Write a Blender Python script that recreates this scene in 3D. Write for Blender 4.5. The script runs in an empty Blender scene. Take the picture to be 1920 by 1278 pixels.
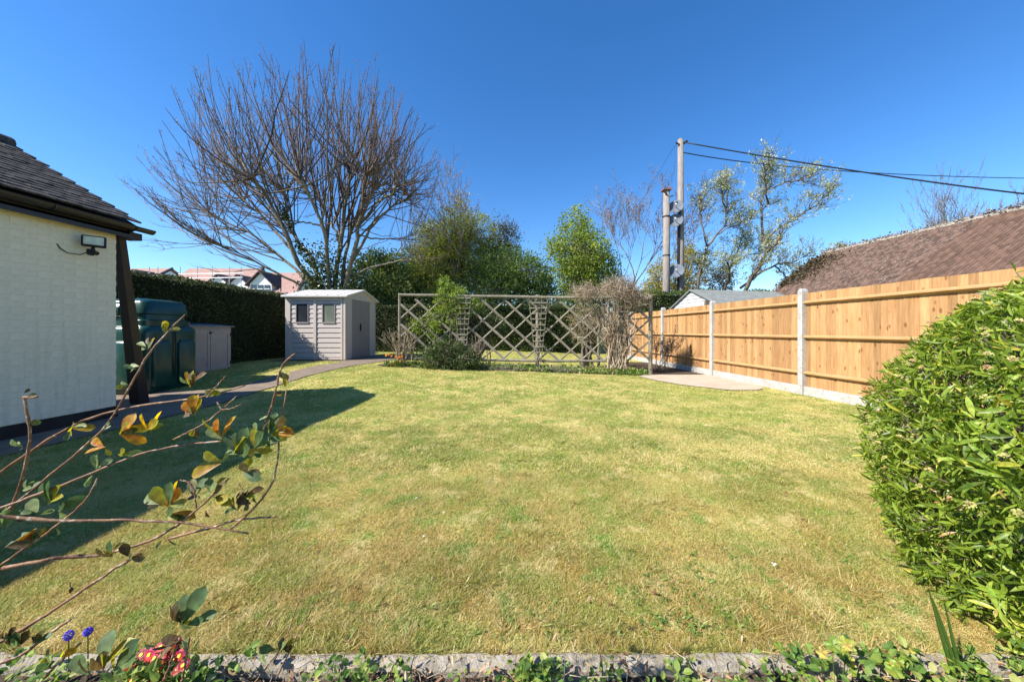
import bpy, math, random
import numpy as np
from mathutils import Vector, Matrix

random.seed(7)
RNG = np.random.default_rng(11)
C = bpy.context.scene.collection
scene = bpy.context.scene

# ------------------------------------------------------------------ camera, sky, sun, exposure
F = 640.0; CX, CY, CH = 992.0, 620.0, 1.25      # focal length and vanishing point in photo pixels, eye height
cd = bpy.data.cameras.new('camera'); cam = bpy.data.objects.new('camera', cd); C.objects.link(cam)
cd.sensor_width = 36.0; cd.lens = 12.0; cd.clip_start = 0.05; cd.clip_end = 2000
cd.shift_x = -32.0 / 1920; cd.shift_y = -19.0 / 1920
cam.location = (0, 0, CH); cam.rotation_euler = (math.pi / 2, 0, 0)
scene.camera = cam

SUN = Vector((1.0, 0.52, -1.0)).normalized()
EL = math.asin(-SUN.z)
wd = bpy.data.worlds.new('World'); scene.world = wd; wd.use_nodes = True
nt = wd.node_tree; nt.nodes.clear()
sky = nt.nodes.new('ShaderNodeTexSky'); sky.sky_type = 'NISHITA'; sky.sun_disc = False
sky.sun_elevation = EL; sky.sun_rotation = math.atan2(-SUN.x, -SUN.y)
sky.air_density = 1.0; sky.dust_density = 0.1; sky.ozone_density = 3.6; sky.altitude = 300
hs = nt.nodes.new('ShaderNodeHueSaturation'); hs.inputs['Saturation'].default_value = 1.27; hs.inputs['Hue'].default_value = 0.505
bg = nt.nodes.new('ShaderNodeBackground'); bg.inputs['Strength'].default_value = 0.112
wo = nt.nodes.new('ShaderNodeOutputWorld')
nt.links.new(sky.outputs[0], hs.inputs['Color']); nt.links.new(hs.outputs[0], bg.inputs['Color']); nt.links.new(bg.outputs[0], wo.inputs[0])
sl = bpy.data.lights.new('sun', 'SUN'); sl.energy = 5.0; sl.angle = math.radians(0.5); sl.color = (1.0, 0.95, 0.87)
so = bpy.data.objects.new('sun', sl); C.objects.link(so); so.location = (-20, -10, 30)
so.rotation_euler = SUN.to_track_quat('-Z', 'Y').to_euler()
vs = scene.view_settings; scene.display_settings.display_device = 'sRGB'
vs.view_transform = 'Standard'; vs.look = 'None'; vs.gamma = 1; vs.use_curve_mapping = False; vs.exposure = 1.05
scene.render.engine = 'CYCLES'

# ------------------------------------------------------------------ helpers
def W(px, py, Y):
    return np.array([(px - CX) * Y / F, Y, CH - (py - CY) * Y / F])

def gz(x, y):
    s = np.clip((np.asarray(y, float) - 5.5) / 4.2, 0, 1); s = s * s * (3 - 2 * s)
    return s * np.clip(0.12 - 0.036 * np.asarray(x, float), 0, 0.27)

ORG = {}
def org(p): return ORG.get(p.name, (0, 0, 0)) if p else (0, 0, 0)

def tag(o, label=None, cat=None, group=None, kind=None):
    if label: o['label'] = label
    if cat: o['category'] = cat
    if group: o['group'] = group
    if kind: o['kind'] = kind
    return o

def thing(name, loc, label, cat, group=None, rz=0):
    o = bpy.data.objects.new(name, None); C.objects.link(o); o.location = loc; o.rotation_euler = (0, 0, rz)
    o.empty_display_size = 0.1
    ORG[o.name] = tuple(loc)
    return tag(o, label, cat, group)

def link(name, me, parent=None, loc=None):
    """loc given: mesh is local, placed at world loc. Otherwise mesh verts are world coordinates."""
    o = bpy.data.objects.new(name, me); C.objects.link(o)
    if parent is not None:
        o.parent = parent
        pl = org(parent)
        if loc is not None:
            o.location = (loc[0] - pl[0], loc[1] - pl[1], loc[2] - pl[2]); ORG[o.name] = tuple(loc)
        else: ORG[o.name] = pl
    elif loc is not None: o.location = loc; ORG[o.name] = tuple(loc)
    return o

class MB:
    def __init__(s): s.v = []; s.f = []; s.m = []
    def add(s, vs, fs, mi=0):
        b = len(s.v); s.v += [tuple(map(float, q)) for q in vs]; s.f += [tuple(b + i for i in f) for f in fs]; s.m += [mi] * len(fs); return s
    def box(s, a, b, mi=0):
        x0, y0, z0 = a; x1, y1, z1 = b
        return s.add([(x0,y0,z0),(x1,y0,z0),(x1,y1,z0),(x0,y1,z0),(x0,y0,z1),(x1,y0,z1),(x1,y1,z1),(x0,y1,z1)],
                     [(0,3,2,1),(4,5,6,7),(0,1,5,4),(1,2,6,5),(2,3,7,6),(3,0,4,7)], mi)
    def bar(s, p, q, w, h, up=(0,0,1), mi=0, taper=1.0):
        p = Vector(p); q = Vector(q); d = (q - p).normalized(); u = Vector(up)
        if abs(d.dot(u)) > .98: u = Vector((0, 1, 0))
        a = d.cross(u).normalized(); b = a.cross(d).normalized()
        vs = []
        for e, k in ((p, 1), (q, taper)):
            for i, j in ((-1,-1),(1,-1),(1,1),(-1,1)): vs.append(e + a * (i*w*k/2) + b * (j*h*k/2))
        return s.add(vs, [(3,2,1,0),(4,5,6,7),(0,1,5,4),(1,2,6,5),(2,3,7,6),(3,0,4,7)], mi)
    def tube(s, pts, rad, n=8, mi=0, cap=True):
        pts = [Vector(p) for p in pts]
        if not hasattr(rad, '__len__'): rad = [rad] * len(pts)
        vs = []; fs = []; a = None
        for i, p in enumerate(pts):
            d = (pts[min(i+1, len(pts)-1)] - pts[max(i-1, 0)]).normalized()
            if a is None:
                u = Vector((0,0,1)) if abs(d.z) < .9 else Vector((1,0,0)); a = d.cross(u).normalized()
            else: a = (a - d * a.dot(d)).normalized()
            b = d.cross(a)
            for k in range(n):
                t = 2 * math.pi * k / n; vs.append(p + a * (rad[i]*math.cos(t)) + b * (rad[i]*math.sin(t)))
        for i in range(len(pts)-1):
            for k in range(n):
                k2 = (k+1) % n; fs.append((i*n+k, i*n+k2, (i+1)*n+k2, (i+1)*n+k))
        if cap: fs.append(tuple(range(n))[::-1]); fs.append(tuple((len(pts)-1)*n + k for k in range(n)))
        return s.add(vs, fs, mi)
    def mesh(s, name, mats, off=(0,0,0), smooth=False, bevel=0):
        me = bpy.data.meshes.new(name)
        me.from_pydata([(x-off[0], y-off[1], z-off[2]) for x, y, z in s.v], [], s.f)
        if not isinstance(mats, (list, tuple)): mats = [mats]
        for m in mats: me.materials.append(m)
        if len(mats) > 1: me.polygons.foreach_set('material_index', s.m)
        if smooth: me.polygons.foreach_set('use_smooth', [True]*len(me.polygons))
        me.update(); return me
    def build(s, name, mats, parent=None, smooth=False, bevel=0):
        o = link(name, s.mesh(name, mats, org(parent), smooth), parent)
        if bevel: bv(o, bevel)
        return o

def bv(o, w, seg=2):
    m = o.modifiers.new('bevel', 'BEVEL'); m.width = w; m.segments = seg; m.limit_method = 'ANGLE'; m.angle_limit = math.radians(40)

def npmesh(name, V, Fc, mats, off=(0,0,0), rnd=None, mi=None, smooth=False):
    """V (n,3), Fc (m,k) numpy; rnd per vertex"""
    me = bpy.data.meshes.new(name); V = np.asarray(V, np.float32) - np.asarray(off, np.float32)
    n, m, k = len(V), len(Fc), Fc.shape[1]
    me.vertices.add(n); me.vertices.foreach_set('co', V.ravel())
    me.loops.add(m*k); me.loops.foreach_set('vertex_index', Fc.astype(np.int32).ravel())
    me.polygons.add(m); me.polygons.foreach_set('loop_start', np.arange(0, m*k, k, dtype=np.int32))
    try: me.polygons.foreach_set('loop_total', np.full(m, k, np.int32))
    except Exception: pass
    for q in (mats if isinstance(mats, (list, tuple)) else [mats]): me.materials.append(q)
    if mi is not None: me.polygons.foreach_set('material_index', np.asarray(mi, np.int32))
    me.polygons.foreach_set('use_smooth', np.full(m, smooth))
    me.update(calc_edges=True)
    if rnd is not None:
        a = me.attributes.new('rnd', 'FLOAT', 'POINT'); a.data.foreach_set('value', np.asarray(rnd, np.float32))
    return me

def nrm(a): return a / np.maximum(np.linalg.norm(a, axis=-1, keepdims=True), 1e-9)

def leaf_geo(P, T, N, L, Wd, fold=0.25, full=False):
    """arrays of leaves: base P, direction T, normal N. returns V, F(quads), per leaf verts count"""
    T = nrm(T); S = nrm(np.cross(T, N)); N = np.cross(S, T)
    L = L[:, None]; Wd = Wd[:, None]
    if not full:
        m = P + T*L*.45 - N*Wd*fold*.5
        V = np.stack([P, m + S*Wd*.5, P + T*L, m - S*Wd*.5], 1)
        n = len(P); Fc = np.arange(n*4).reshape(n, 4)
        return V.reshape(-1, 3), Fc, 4
    m1 = P + T*L*.3; m2 = P + T*L*.68 - N*L*.03; tip = P + T*L - N*L*.14
    V = np.stack([P, m1 + S*Wd*.42 + N*Wd*fold, m1, m1 - S*Wd*.42 + N*Wd*fold,
                  m2 + S*Wd*.42 + N*Wd*fold, m2, m2 - S*Wd*.42 + N*Wd*fold, tip], 1)
    b = (np.arange(len(P))*8)[:, None, None]
    Fq = np.array([[0,2,1,1],[0,3,2,2],[1,2,5,4],[2,3,6,5],[4,5,7,7],[5,6,7,7]])[None]
    Fc = (b + Fq).reshape(-1, 4)
    return V.reshape(-1, 3), Fc, 8

def quads_to_tris(Fc):
    a = Fc[:, [0,1,2]]; b = Fc[:, [0,2,3]]; t = np.concatenate([a, b]); 
    ok = (t[:,0]!=t[:,1]) & (t[:,1]!=t[:,2]) & (t[:,0]!=t[:,2]); return t[ok]

def rdir(n, rng=RNG): return nrm(rng.normal(size=(n, 3)))

def leafcloud(P, size, asp=.55, rng=RNG, rnd=None, jit=.35, Tb=None, full=False, tb=1.0):
    n = len(P); T = rdir(n, rng)
    if Tb is not None: T = nrm(T + Tb*tb)
    N = rdir(n, rng); L = size*(1 + jit*rng.normal(size=n)).clip(.4, 2)
    V, Fc, k = leaf_geo(P, T, N, L, L*asp, full=full)
    r = rng.random(n) if rnd is None else rnd
    return V, Fc, np.repeat(r, k)

class Parts:
    """accumulates numpy geometry with rnd"""
    def __init__(s): s.V=[]; s.F=[]; s.r=[]; s.m=[]; s.n=0
    def add(s, V, Fc, r, mi=0):
        s.V.append(V); s.F.append(Fc + s.n); s.r.append(np.asarray(r)); s.m.append(np.full(len(Fc), mi)); s.n += len(V)
    def build(s, name, mats, parent=None, smooth=False):
        V = np.concatenate(s.V); Fc = np.concatenate(s.F); r = np.concatenate(s.r); m = np.concatenate(s.m)
        if Fc.shape[1] == 4 and np.any(Fc[:,2] == Fc[:,3]):
            m2 = np.concatenate([m, m]); a = Fc[:, [0,1,2]]; b = Fc[:, [0,2,3]]; t = np.concatenate([a, b])
            ok = (t[:,0]!=t[:,1]) & (t[:,1]!=t[:,2]) & (t[:,0]!=t[:,2]); Fc = t[ok]; m = m2[ok]
        return link(name, npmesh(name, V, Fc, mats, org(parent), r, m if m.any() else None, smooth), parent)

class Twigs:
    """polylines all with K points -> tubes, vectorised"""
    def __init__(s, K=6): s.K=K; s.P=[]; s.R=[]
    def add(s, pts, rad):
        pts = np.asarray(pts, float)
        if len(pts) != s.K:
            t = np.linspace(0, 1, s.K); u = np.linspace(0, 1, len(pts))
            pts = np.stack([np.interp(t, u, pts[:, i]) for i in range(3)], 1)
            rad = np.interp(t, np.linspace(0, 1, len(rad)), rad) if hasattr(rad, '__len__') else rad
        if not hasattr(rad, '__len__'): rad = np.full(s.K, rad)
        elif len(rad) == 2: rad = np.linspace(rad[0], rad[1], s.K)
        s.P.append(pts); s.R.append(np.asarray(rad, float))
    def build(s, name, mat, parent=None, sides=3, rng=RNG, extra=None):
        P = np.stack(s.P); R = np.stack(s.R); n, K = R.shape
        T = np.empty_like(P); T[:,1:-1] = P[:,2:]-P[:,:-2]; T[:,0]=P[:,1]-P[:,0]; T[:,-1]=P[:,-1]-P[:,-2]; T = nrm(T)
        ref = np.where(np.abs(nrm(P[:,-1]-P[:,0])[:, 2:3]) < .8, np.array([[0,0,1.]]), np.array([[1.,0.1,0]]))[:, None, :]
        A = nrm(np.cross(T, np.broadcast_to(ref, T.shape))); B = np.cross(T, A)
        th = 2*np.pi*np.arange(sides)/sides
        V = P[:,:,None,:] + R[:,:,None,None]*(A[:,:,None,:]*np.cos(th)[None,None,:,None] + B[:,:,None,:]*np.sin(th)[None,None,:,None])
        base = (np.arange(n)*K*sides)[:,None,None] + (np.arange(K-1)*sides)[None,:,None]
        k = np.arange(sides); k2 = (k+1) % sides
        Fc = np.stack([base + k, base + k2, base + sides + k2, base + sides + k], -1).reshape(-1, 4)
        rnd = np.repeat(rng.random(n), K*sides)
        pp = Parts(); pp.add(V.reshape(-1, 3), Fc, rnd, 0)
        mats = [mat]
        if extra: # (V, F, r, material)
            pp.add(extra[0], extra[1], extra[2], 1); mats.append(extra[3])
        return pp.build(name, mats, parent, smooth=(sides > 4 and not extra))

# ------------------------------------------------------------------ materials
def newmat(name):
    m = bpy.data.materials.new(name); m.use_nodes = True; n = m.node_tree; b = n.nodes['Principled BSDF']; return m, n, b
def lk(n, a, b): n.links.new(a, b)
def col(c): return (c[0], c[1], c[2], 1)
def mixc(n, fac, a, b, mode='MIX'):
    x = n.nodes.new('ShaderNodeMix'); x.data_type = 'RGBA'; x.blend_type = mode
    for sock, v in ((x.inputs[0], fac), (x.inputs[6], a), (x.inputs[7], b)):
        if hasattr(v, 'links'): lk(n, v, sock)
        elif hasattr(v, '__len__'): sock.default_value = col(v)
        else: sock.default_value = v
    return x.outputs[2]
def noise(n, vec, scale, detail=4, rough=.55):
    t = n.nodes.new('ShaderNodeTexNoise'); t.inputs['Scale'].default_value = scale; t.inputs['Detail'].default_value = detail
    t.inputs['Roughness'].default_value = rough
    if vec is not None: lk(n, vec, t.inputs['Vector'])
    return t.outputs['Fac']
def ramp(n, fac, lo, hi, a=0., b=1.):
    r = n.nodes.new('ShaderNodeMapRange'); r.inputs[1].default_value = lo; r.inputs[2].default_value = hi
    r.inputs[3].default_value = a; r.inputs[4].default_value = b; lk(n, fac, r.inputs[0]); return r.outputs[0]
def coords(n, scale=(1,1,1), kind='Object', rot=(0,0,0)):
    tc = n.nodes.new('ShaderNodeTexCoord'); mp = n.nodes.new('ShaderNodeMapping'); mp.inputs['Scale'].default_value = scale
    mp.inputs['Rotation'].default_value = rot
    lk(n, tc.outputs[kind], mp.inputs['Vector']); return mp.outputs['Vector']
def bump(n, b, h, strength, dist=.01):
    k = n.nodes.new('ShaderNodeBump'); k.inputs['Strength'].default_value = strength; k.inputs['Distance'].default_value = dist
    lk(n, h, k.inputs['Height']); lk(n, k.outputs[0], b.inputs['Normal'])
def geopos(n): return n.nodes.new('ShaderNodeNewGeometry').outputs['Position']

def nmat(name, c1, c2, scale=8, rough=.7, bmp=0., bscale=None, stretch=(1,1,1), obr=0., c3=None, spec=.3, lo=.35, hi=.65, dist=.01, metal=0):
    m, n, b = newmat(name); v = coords(n, stretch)
    f = ramp(n, noise(n, v, scale), lo, hi); c = mixc(n, f, c1, c2)
    if c3 is not None:
        f3 = ramp(n, noise(n, v, scale*3.7, 3), .55, .7); c = mixc(n, f3, c, c3)
    if obr:
        oi = n.nodes.new('ShaderNodeObjectInfo'); h = n.nodes.new('ShaderNodeHueSaturation')
        lk(n, ramp(n, oi.outputs['Random'], 0, 1, 1-obr, 1+obr), h.inputs['Value']); lk(n, c, h.inputs['Color']); c = h.outputs[0]
    lk(n, c, b.inputs['Base Color']); b.inputs['Roughness'].default_value = rough; b.inputs['Specular IOR Level'].default_value = spec
    b.inputs['Metallic'].default_value = metal
    if bmp: bump(n, b, noise(n, v, bscale or scale*4, 5), bmp, dist)
    return m

def leafmat(name, cols, rough=.5, trans=.3, spec=.35, patch=None, obr=False):
    """cols: list of (pos, colour) over rnd"""
    m, n, b = newmat(name)
    if obr: src = n.nodes.new('ShaderNodeObjectInfo').outputs['Random']
    else:
        at = n.nodes.new('ShaderNodeAttribute'); at.attribute_name = 'rnd'; src = at.outputs['Fac']
    cr = n.nodes.new('ShaderNodeValToRGB'); lk(n, src, cr.inputs[0])
    e = cr.color_ramp.elements
    while len(e) > 1: e.remove(e[-1])
    e[0].position = cols[0][0]; e[0].color = col(cols[0][1])
    for p, c in cols[1:]: q = e.new(p); q.color = col(c)
    c = cr.outputs[0]
    if patch:
        f = ramp(n, noise(n, geopos(n), patch[0], 3), .4, .65); c = mixc(n, f, c, patch[1], 'MIX') if len(patch) < 3 else mixc(n, ramp(n, f, 0, 1, 0, patch[2]), c, patch[1])
    if obr:
        v = coords(n, (1,1,1)); f1 = noise(n, v, 55, 3); h1 = n.nodes.new('ShaderNodeHueSaturation'); lk(n, ramp(n, f1, .35, .65, .68, 1.3), h1.inputs['Value']); lk(n, ramp(n, noise(n, v, 28, 2), .35, .65, .475, .525), h1.inputs['Hue']); lk(n, c, h1.inputs['Color']); c = h1.outputs[0]
        bump(n, b, noise(n, v, 130, 3), .35, .002)
    lk(n, c, b.inputs['Base Color']); b.inputs['Roughness'].default_value = rough; b.inputs['Specular IOR Level'].default_value = spec
    if trans:
        tr = n.nodes.new('ShaderNodeBsdfTranslucent'); mx = n.nodes.new('ShaderNodeMixShader'); mx.inputs[0].default_value = trans
        h = n.nodes.new('ShaderNodeHueSaturation'); h.inputs['Value'].default_value = 1.5; h.inputs['Saturation'].default_value = 1.1; lk(n, c, h.inputs['Color'])
        lk(n, h.outputs[0], tr.inputs['Color']); lk(n, b.outputs[0], mx.inputs[1]); lk(n, tr.outputs[0], mx.inputs[2])
        lk(n, mx.outputs[0], n.nodes['Material Output'].inputs[0])
    return m

def lawn_colour(n, rnd=None):
    p = geopos(n)
    base = mixc(n, ramp(n, noise(n, p, 1.3, 4, .6), .43, .57), (.30,.355,.068), (.61,.545,.195))
    base = mixc(n, ramp(n, noise(n, p, .45, 3, .5), .45, .62, 0, .6), base, (.40,.44,.090))
    # browner, drier turf towards the near border
    sp = n.nodes.new('ShaderNodeSeparateXYZ'); lk(n, p, sp.inputs[0])
    dry = ramp(n, sp.outputs['Y'], 1.3, 3.6, .72, .08)
    mm = n.nodes.new('ShaderNodeMath'); mm.operation = 'MULTIPLY'; lk(n, dry, mm.inputs[0]); lk(n, ramp(n, noise(n, p, 3.2, 5, .65), .38, .58), mm.inputs[1])
    base = mixc(n, mm.outputs[0], base, (.52,.31,.095))
    base = mixc(n, ramp(n, noise(n, p, 4.3, 4, .62), .54, .66, 0, .85), base, (.74,.63,.31))
    base = mixc(n, ramp(n, noise(n, p, 3.7, 4, .7), .45, .35, 0, .8), base, (.20,.36,.045))
    base = mixc(n, ramp(n, noise(n, p, 11, 4, .7), .58, .68, 0, .55), base, (.52,.31,.09))
    base = mixc(n, ramp(n, noise(n, p, 17, 4, .7), .44, .34, 0, .6), base, (.17,.27,.035))
    base = mixc(n, ramp(n, noise(n, p, 48, 3, .7), .52, .66, 0, .6), base, (.62,.50,.25))
    return base
M = {}
# ground
m, n, b = newmat('lawn_soil'); c = lawn_colour(n); f = noise(n, geopos(n), 90, 4, .7)
c = mixc(n, ramp(n, f, .3, .6, .5, 0.), c, (.13,.11,.035)); lk(n, c, b.inputs['Base Color']); b.inputs['Roughness'].default_value = .95
b.inputs['Specular IOR Level'].default_value = .05; bump(n, b, f, .7, .02); M['lawn'] = m
m, n, b = newmat('grass_blade'); c = lawn_colour(n)
at = n.nodes.new('ShaderNodeAttribute'); at.attribute_name = 'rnd'
c = mixc(n, ramp(n, at.outputs['Fac'], .0, .35, .75, 0), c, (.15,.21,.028)); c = mixc(n, ramp(n, at.outputs['Fac'], .65, 1, 0, .85), c, (.82,.70,.38))
lk(n, c, b.inputs['Base Color']); b.inputs['Roughness'].default_value = .6; b.inputs['Specular IOR Level'].default_value = .2
tr = n.nodes.new('ShaderNodeBsdfTranslucent'); mx = n.nodes.new('ShaderNodeMixShader'); mx.inputs[0].default_value = .45
lk(n, c, tr.inputs['Color']); lk(n, b.outputs[0], mx.inputs[1]); lk(n, tr.outputs[0], mx.inputs[2]); lk(n, mx.outputs[0], n.nodes['Material Output'].inputs[0]); M['blade'] = m
M['field'] = nmat('field_grass', (.10,.14,.03), (.16,.17,.05), .4, .95, .3, 20)
M['soil'] = nmat('bed_soil', (.045,.032,.02), (.10,.07,.045), 14, .95, 1., 40, dist=.03)
M['path'] = nmat('path_concrete', (.16,.120,.086), (.225,.172,.128), 5, .9, .5, 60, c3=(.16,.15,.12))
M['patio'] = nmat('patio_concrete', (.40,.32,.235), (.48,.39,.30), 3, .9, .3, 50, c3=(.36,.30,.2))
M['kerb'] = nmat('kerb_concrete', (.22,.19,.155), (.36,.32,.265), 22, .95, 1., 70, c3=(.30,.26,.07), dist=.008)
# house
M['paintbrick'] = nmat('painted_brick', (.80,.70,.51), (.83,.735,.55), 5, .75, .25, 120, obr=.025, c3=(.66,.63,.52), dist=.002)
nd = M['paintbrick'].node_tree; bd_ = nd.nodes['Principled BSDF']; src = bd_.inputs['Base Color'].links[0].from_socket
gp = geopos(nd); sp_ = nd.nodes.new('ShaderNodeSeparateXYZ'); lk(nd, gp, sp_.inputs[0])
mpd = nd.nodes.new('ShaderNodeMapping'); mpd.inputs['Scale'].default_value = (1, 7, .6); lk(nd, gp, mpd.inputs['Vector'])
mu = nd.nodes.new('ShaderNodeMath'); mu.operation = 'MULTIPLY'; lk(nd, ramp(nd, noise(nd, mpd.outputs[0], 2.2, 4), .45, .7, 0, .5), mu.inputs[0]); lk(nd, ramp(nd, sp_.outputs['Z'], .15, 1.6, 1, .25), mu.inputs[1])
lk(nd, mixc(nd, mu.outputs[0], src, (.46,.42,.33)), bd_.inputs['Base Color'])
M['mortar'] = nmat('painted_mortar', (.76,.66,.48), (.80,.70,.52), 8, .85, .3, 90)
M['black'] = nmat('black_paint', (.012,.012,.013), (.025,.024,.024), 6, .55, .2, 60)
M['gutter'] = nmat('gutter_plastic', (.016,.013,.013), (.026,.020,.019), 4, .35, .05, 30, spec=.5)
M['pipe'] = nmat('brown_paint', (.030,.021,.022), (.045,.031,.030), 4, .45, .15, 25, spec=.4)
M['rooftile'] = nmat('grey_plain_tile', (.032,.028,.028), (.068,.058,.054), 9, .85, .8, 50, obr=.28, c3=(.12,.11,.095), dist=.01)
M['browntile'] = nmat('brown_plain_tile', (.082,.046,.030), (.135,.078,.052), 5, .85, .6, 40, obr=.30, c3=(.09,.075,.065), dist=.01)
M['moss'] = nmat('moss_mortar', (.20,.17,.14), (.33,.30,.26), 20, .95, 1., 60, c3=(.06,.06,.03))
M['pinktile'] = nmat('far_pink_tile', (.29,.175,.145), (.34,.215,.18), 3, .9, .3, 12)
M['white'] = nmat('white_render', (.74,.75,.77), (.80,.80,.81), 3, .8)
M['farwood'] = nmat('dark_barge', (.05,.04,.045), (.08,.06,.06), 3, .8)
M['glass'] = nmat('dark_glass', (.02,.024,.03), (.035,.04,.05), 2, .08, spec=.8)
M['paleglass'] = nmat('curtained_glass', (.12,.14,.11), (.20,.22,.17), 2.5, .12, spec=.8, stretch=(1,1,.3))
M['galv'] = nmat('galvanised', (.33,.35,.38), (.42,.44,.47), 12, .45, metal=.7)
# fence
m, n, b = newmat('softwood_board'); oi = n.nodes.new('ShaderNodeObjectInfo')
tc = n.nodes.new('ShaderNodeTexCoord'); ad = n.nodes.new('ShaderNodeVectorMath'); ad.operation = 'ADD'
cx = n.nodes.new('ShaderNodeCombineXYZ')
mt = n.nodes.new('ShaderNodeMath'); mt.operation = 'MULTIPLY'; mt.inputs[1].default_value = 57.; lk(n, oi.outputs['Random'], mt.inputs[0])
for i in range(3): lk(n, mt.outputs[0], cx.inputs[i])
lk(n, tc.outputs['Object'], ad.inputs[0]); lk(n, cx.outputs[0], ad.inputs[1])
mp = n.nodes.new('ShaderNodeMapping'); mp.inputs['Scale'].default_value = (9, 9, .7); lk(n, ad.outputs[0], mp.inputs['Vector'])
grain = noise(n, mp.outputs[0], 4.5, 5, .6)
mp2 = n.nodes.new('ShaderNodeMapping'); mp2.inputs['Scale'].default_value = (9, 9, 4.2); lk(n, ad.outputs[0], mp2.inputs['Vector'])
vo = n.nodes.new('ShaderNodeTexVoronoi'); vo.inputs['Scale'].default_value = 1.; lk(n, mp2.outputs[0], vo.inputs['Vector'])
c = mixc(n, ramp(n, grain, .32, .68), (.33,.170,.066), (.45,.262,.118))
c = mixc(n, ramp(n, vo.outputs['Distance'], .10, .20, .85, 0), c, (.17,.07,.022))
h = n.nodes.new('ShaderNodeHueSaturation'); lk(n, ramp(n, oi.outputs['Random'], 0, 1, .70, 1.2), h.inputs['Value']); lk(n, c, h.inputs['Color'])
lk(n, h.outputs[0], b.inputs['Base Color']); b.inputs['Roughness'].default_value = .72; b.inputs['Specular IOR Level'].default_value = .25
bump(n, b, grain, .25, .004); M['board'] = m
M['rail'] = nmat('softwood_rail', (.36,.205,.085), (.45,.28,.13), 5, .75, .2, 30, stretch=(6,.8,6), c3=(.40,.22,.09))
M['conc'] = nmat('fence_concrete', (.33,.315,.29), (.45,.43,.40), 6, .9, .6, 80, c3=(.27,.25,.22), dist=.004)
M['oldwood'] = nmat('weathered_wood', (.17,.15,.11), (.27,.24,.185), 9, .85, .6, 40, stretch=(1,1,1), obr=.12, c3=(.15,.14,.09))
M['polewood'] = nmat('pole_wood', (.17,.145,.125), (.28,.245,.22), 6, .85, .5, 30, stretch=(4,4,.4))
M['dish'] = nmat('dish_metal', (.085,.10,.125), (.12,.14,.17), 4, .7)
# shed and bits
M['shedwall'] = nmat('shed_plastic', (.42,.365,.33), (.45,.395,.36), 10, .6, .2, 60, spec=.3)
M['shedtrim'] = nmat('shed_trim', (.46,.395,.345), (.49,.425,.375), 6, .6)
M['sheddoor'] = nmat('shed_door', (.22,.19,.175), (.25,.22,.205), 8, .6, .2, 60)
M['shedroof'] = nmat('shed_roof', (.52,.49,.46), (.57,.54,.51), 5, .6)
M['store'] = nmat('store_plastic', (.33,.27,.235), (.37,.31,.27), 7, .6)
M['storelid'] = nmat('store_lid', (.16,.17,.18), (.21,.22,.23), 5, .4)
M['tank'] = nmat('tank_plastic', (.006,.042,.036), (.010,.058,.048), 2.5, .26, .1, 50, spec=.5, dist=.003)
M['felt'] = nmat('grey_felt', (.15,.16,.15), (.21,.22,.205), 6, .95, .4, 70)
M['whiteboard'] = nmat('white_board', (.48,.47,.45), (.60,.59,.56), 8, .8, .3, 30, obr=.05, c3=(.35,.34,.30))
M['bark'] = nmat('grey_bark', (.115,.095,.07), (.215,.185,.14), 3.5, .9, .9, 18, stretch=(1,1,.35), c3=(.075,.095,.03), dist=.03)
M['bark2'] = nmat('brown_bark', (.085,.065,.05), (.16,.13,.10), 4, .9, .6, 18, stretch=(1,1,.35))
M['lampglass'] = nmat('floodlight_glass', (.80,.76,.50), (.55,.54,.40), 14, .25, metal=0, spec=.8)  # reflected light on the glass is put into this pale yellow colour
M['cable'] = nmat('black_cable', (.012,.012,.014), (.02,.02,.022), 5, .5)
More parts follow.
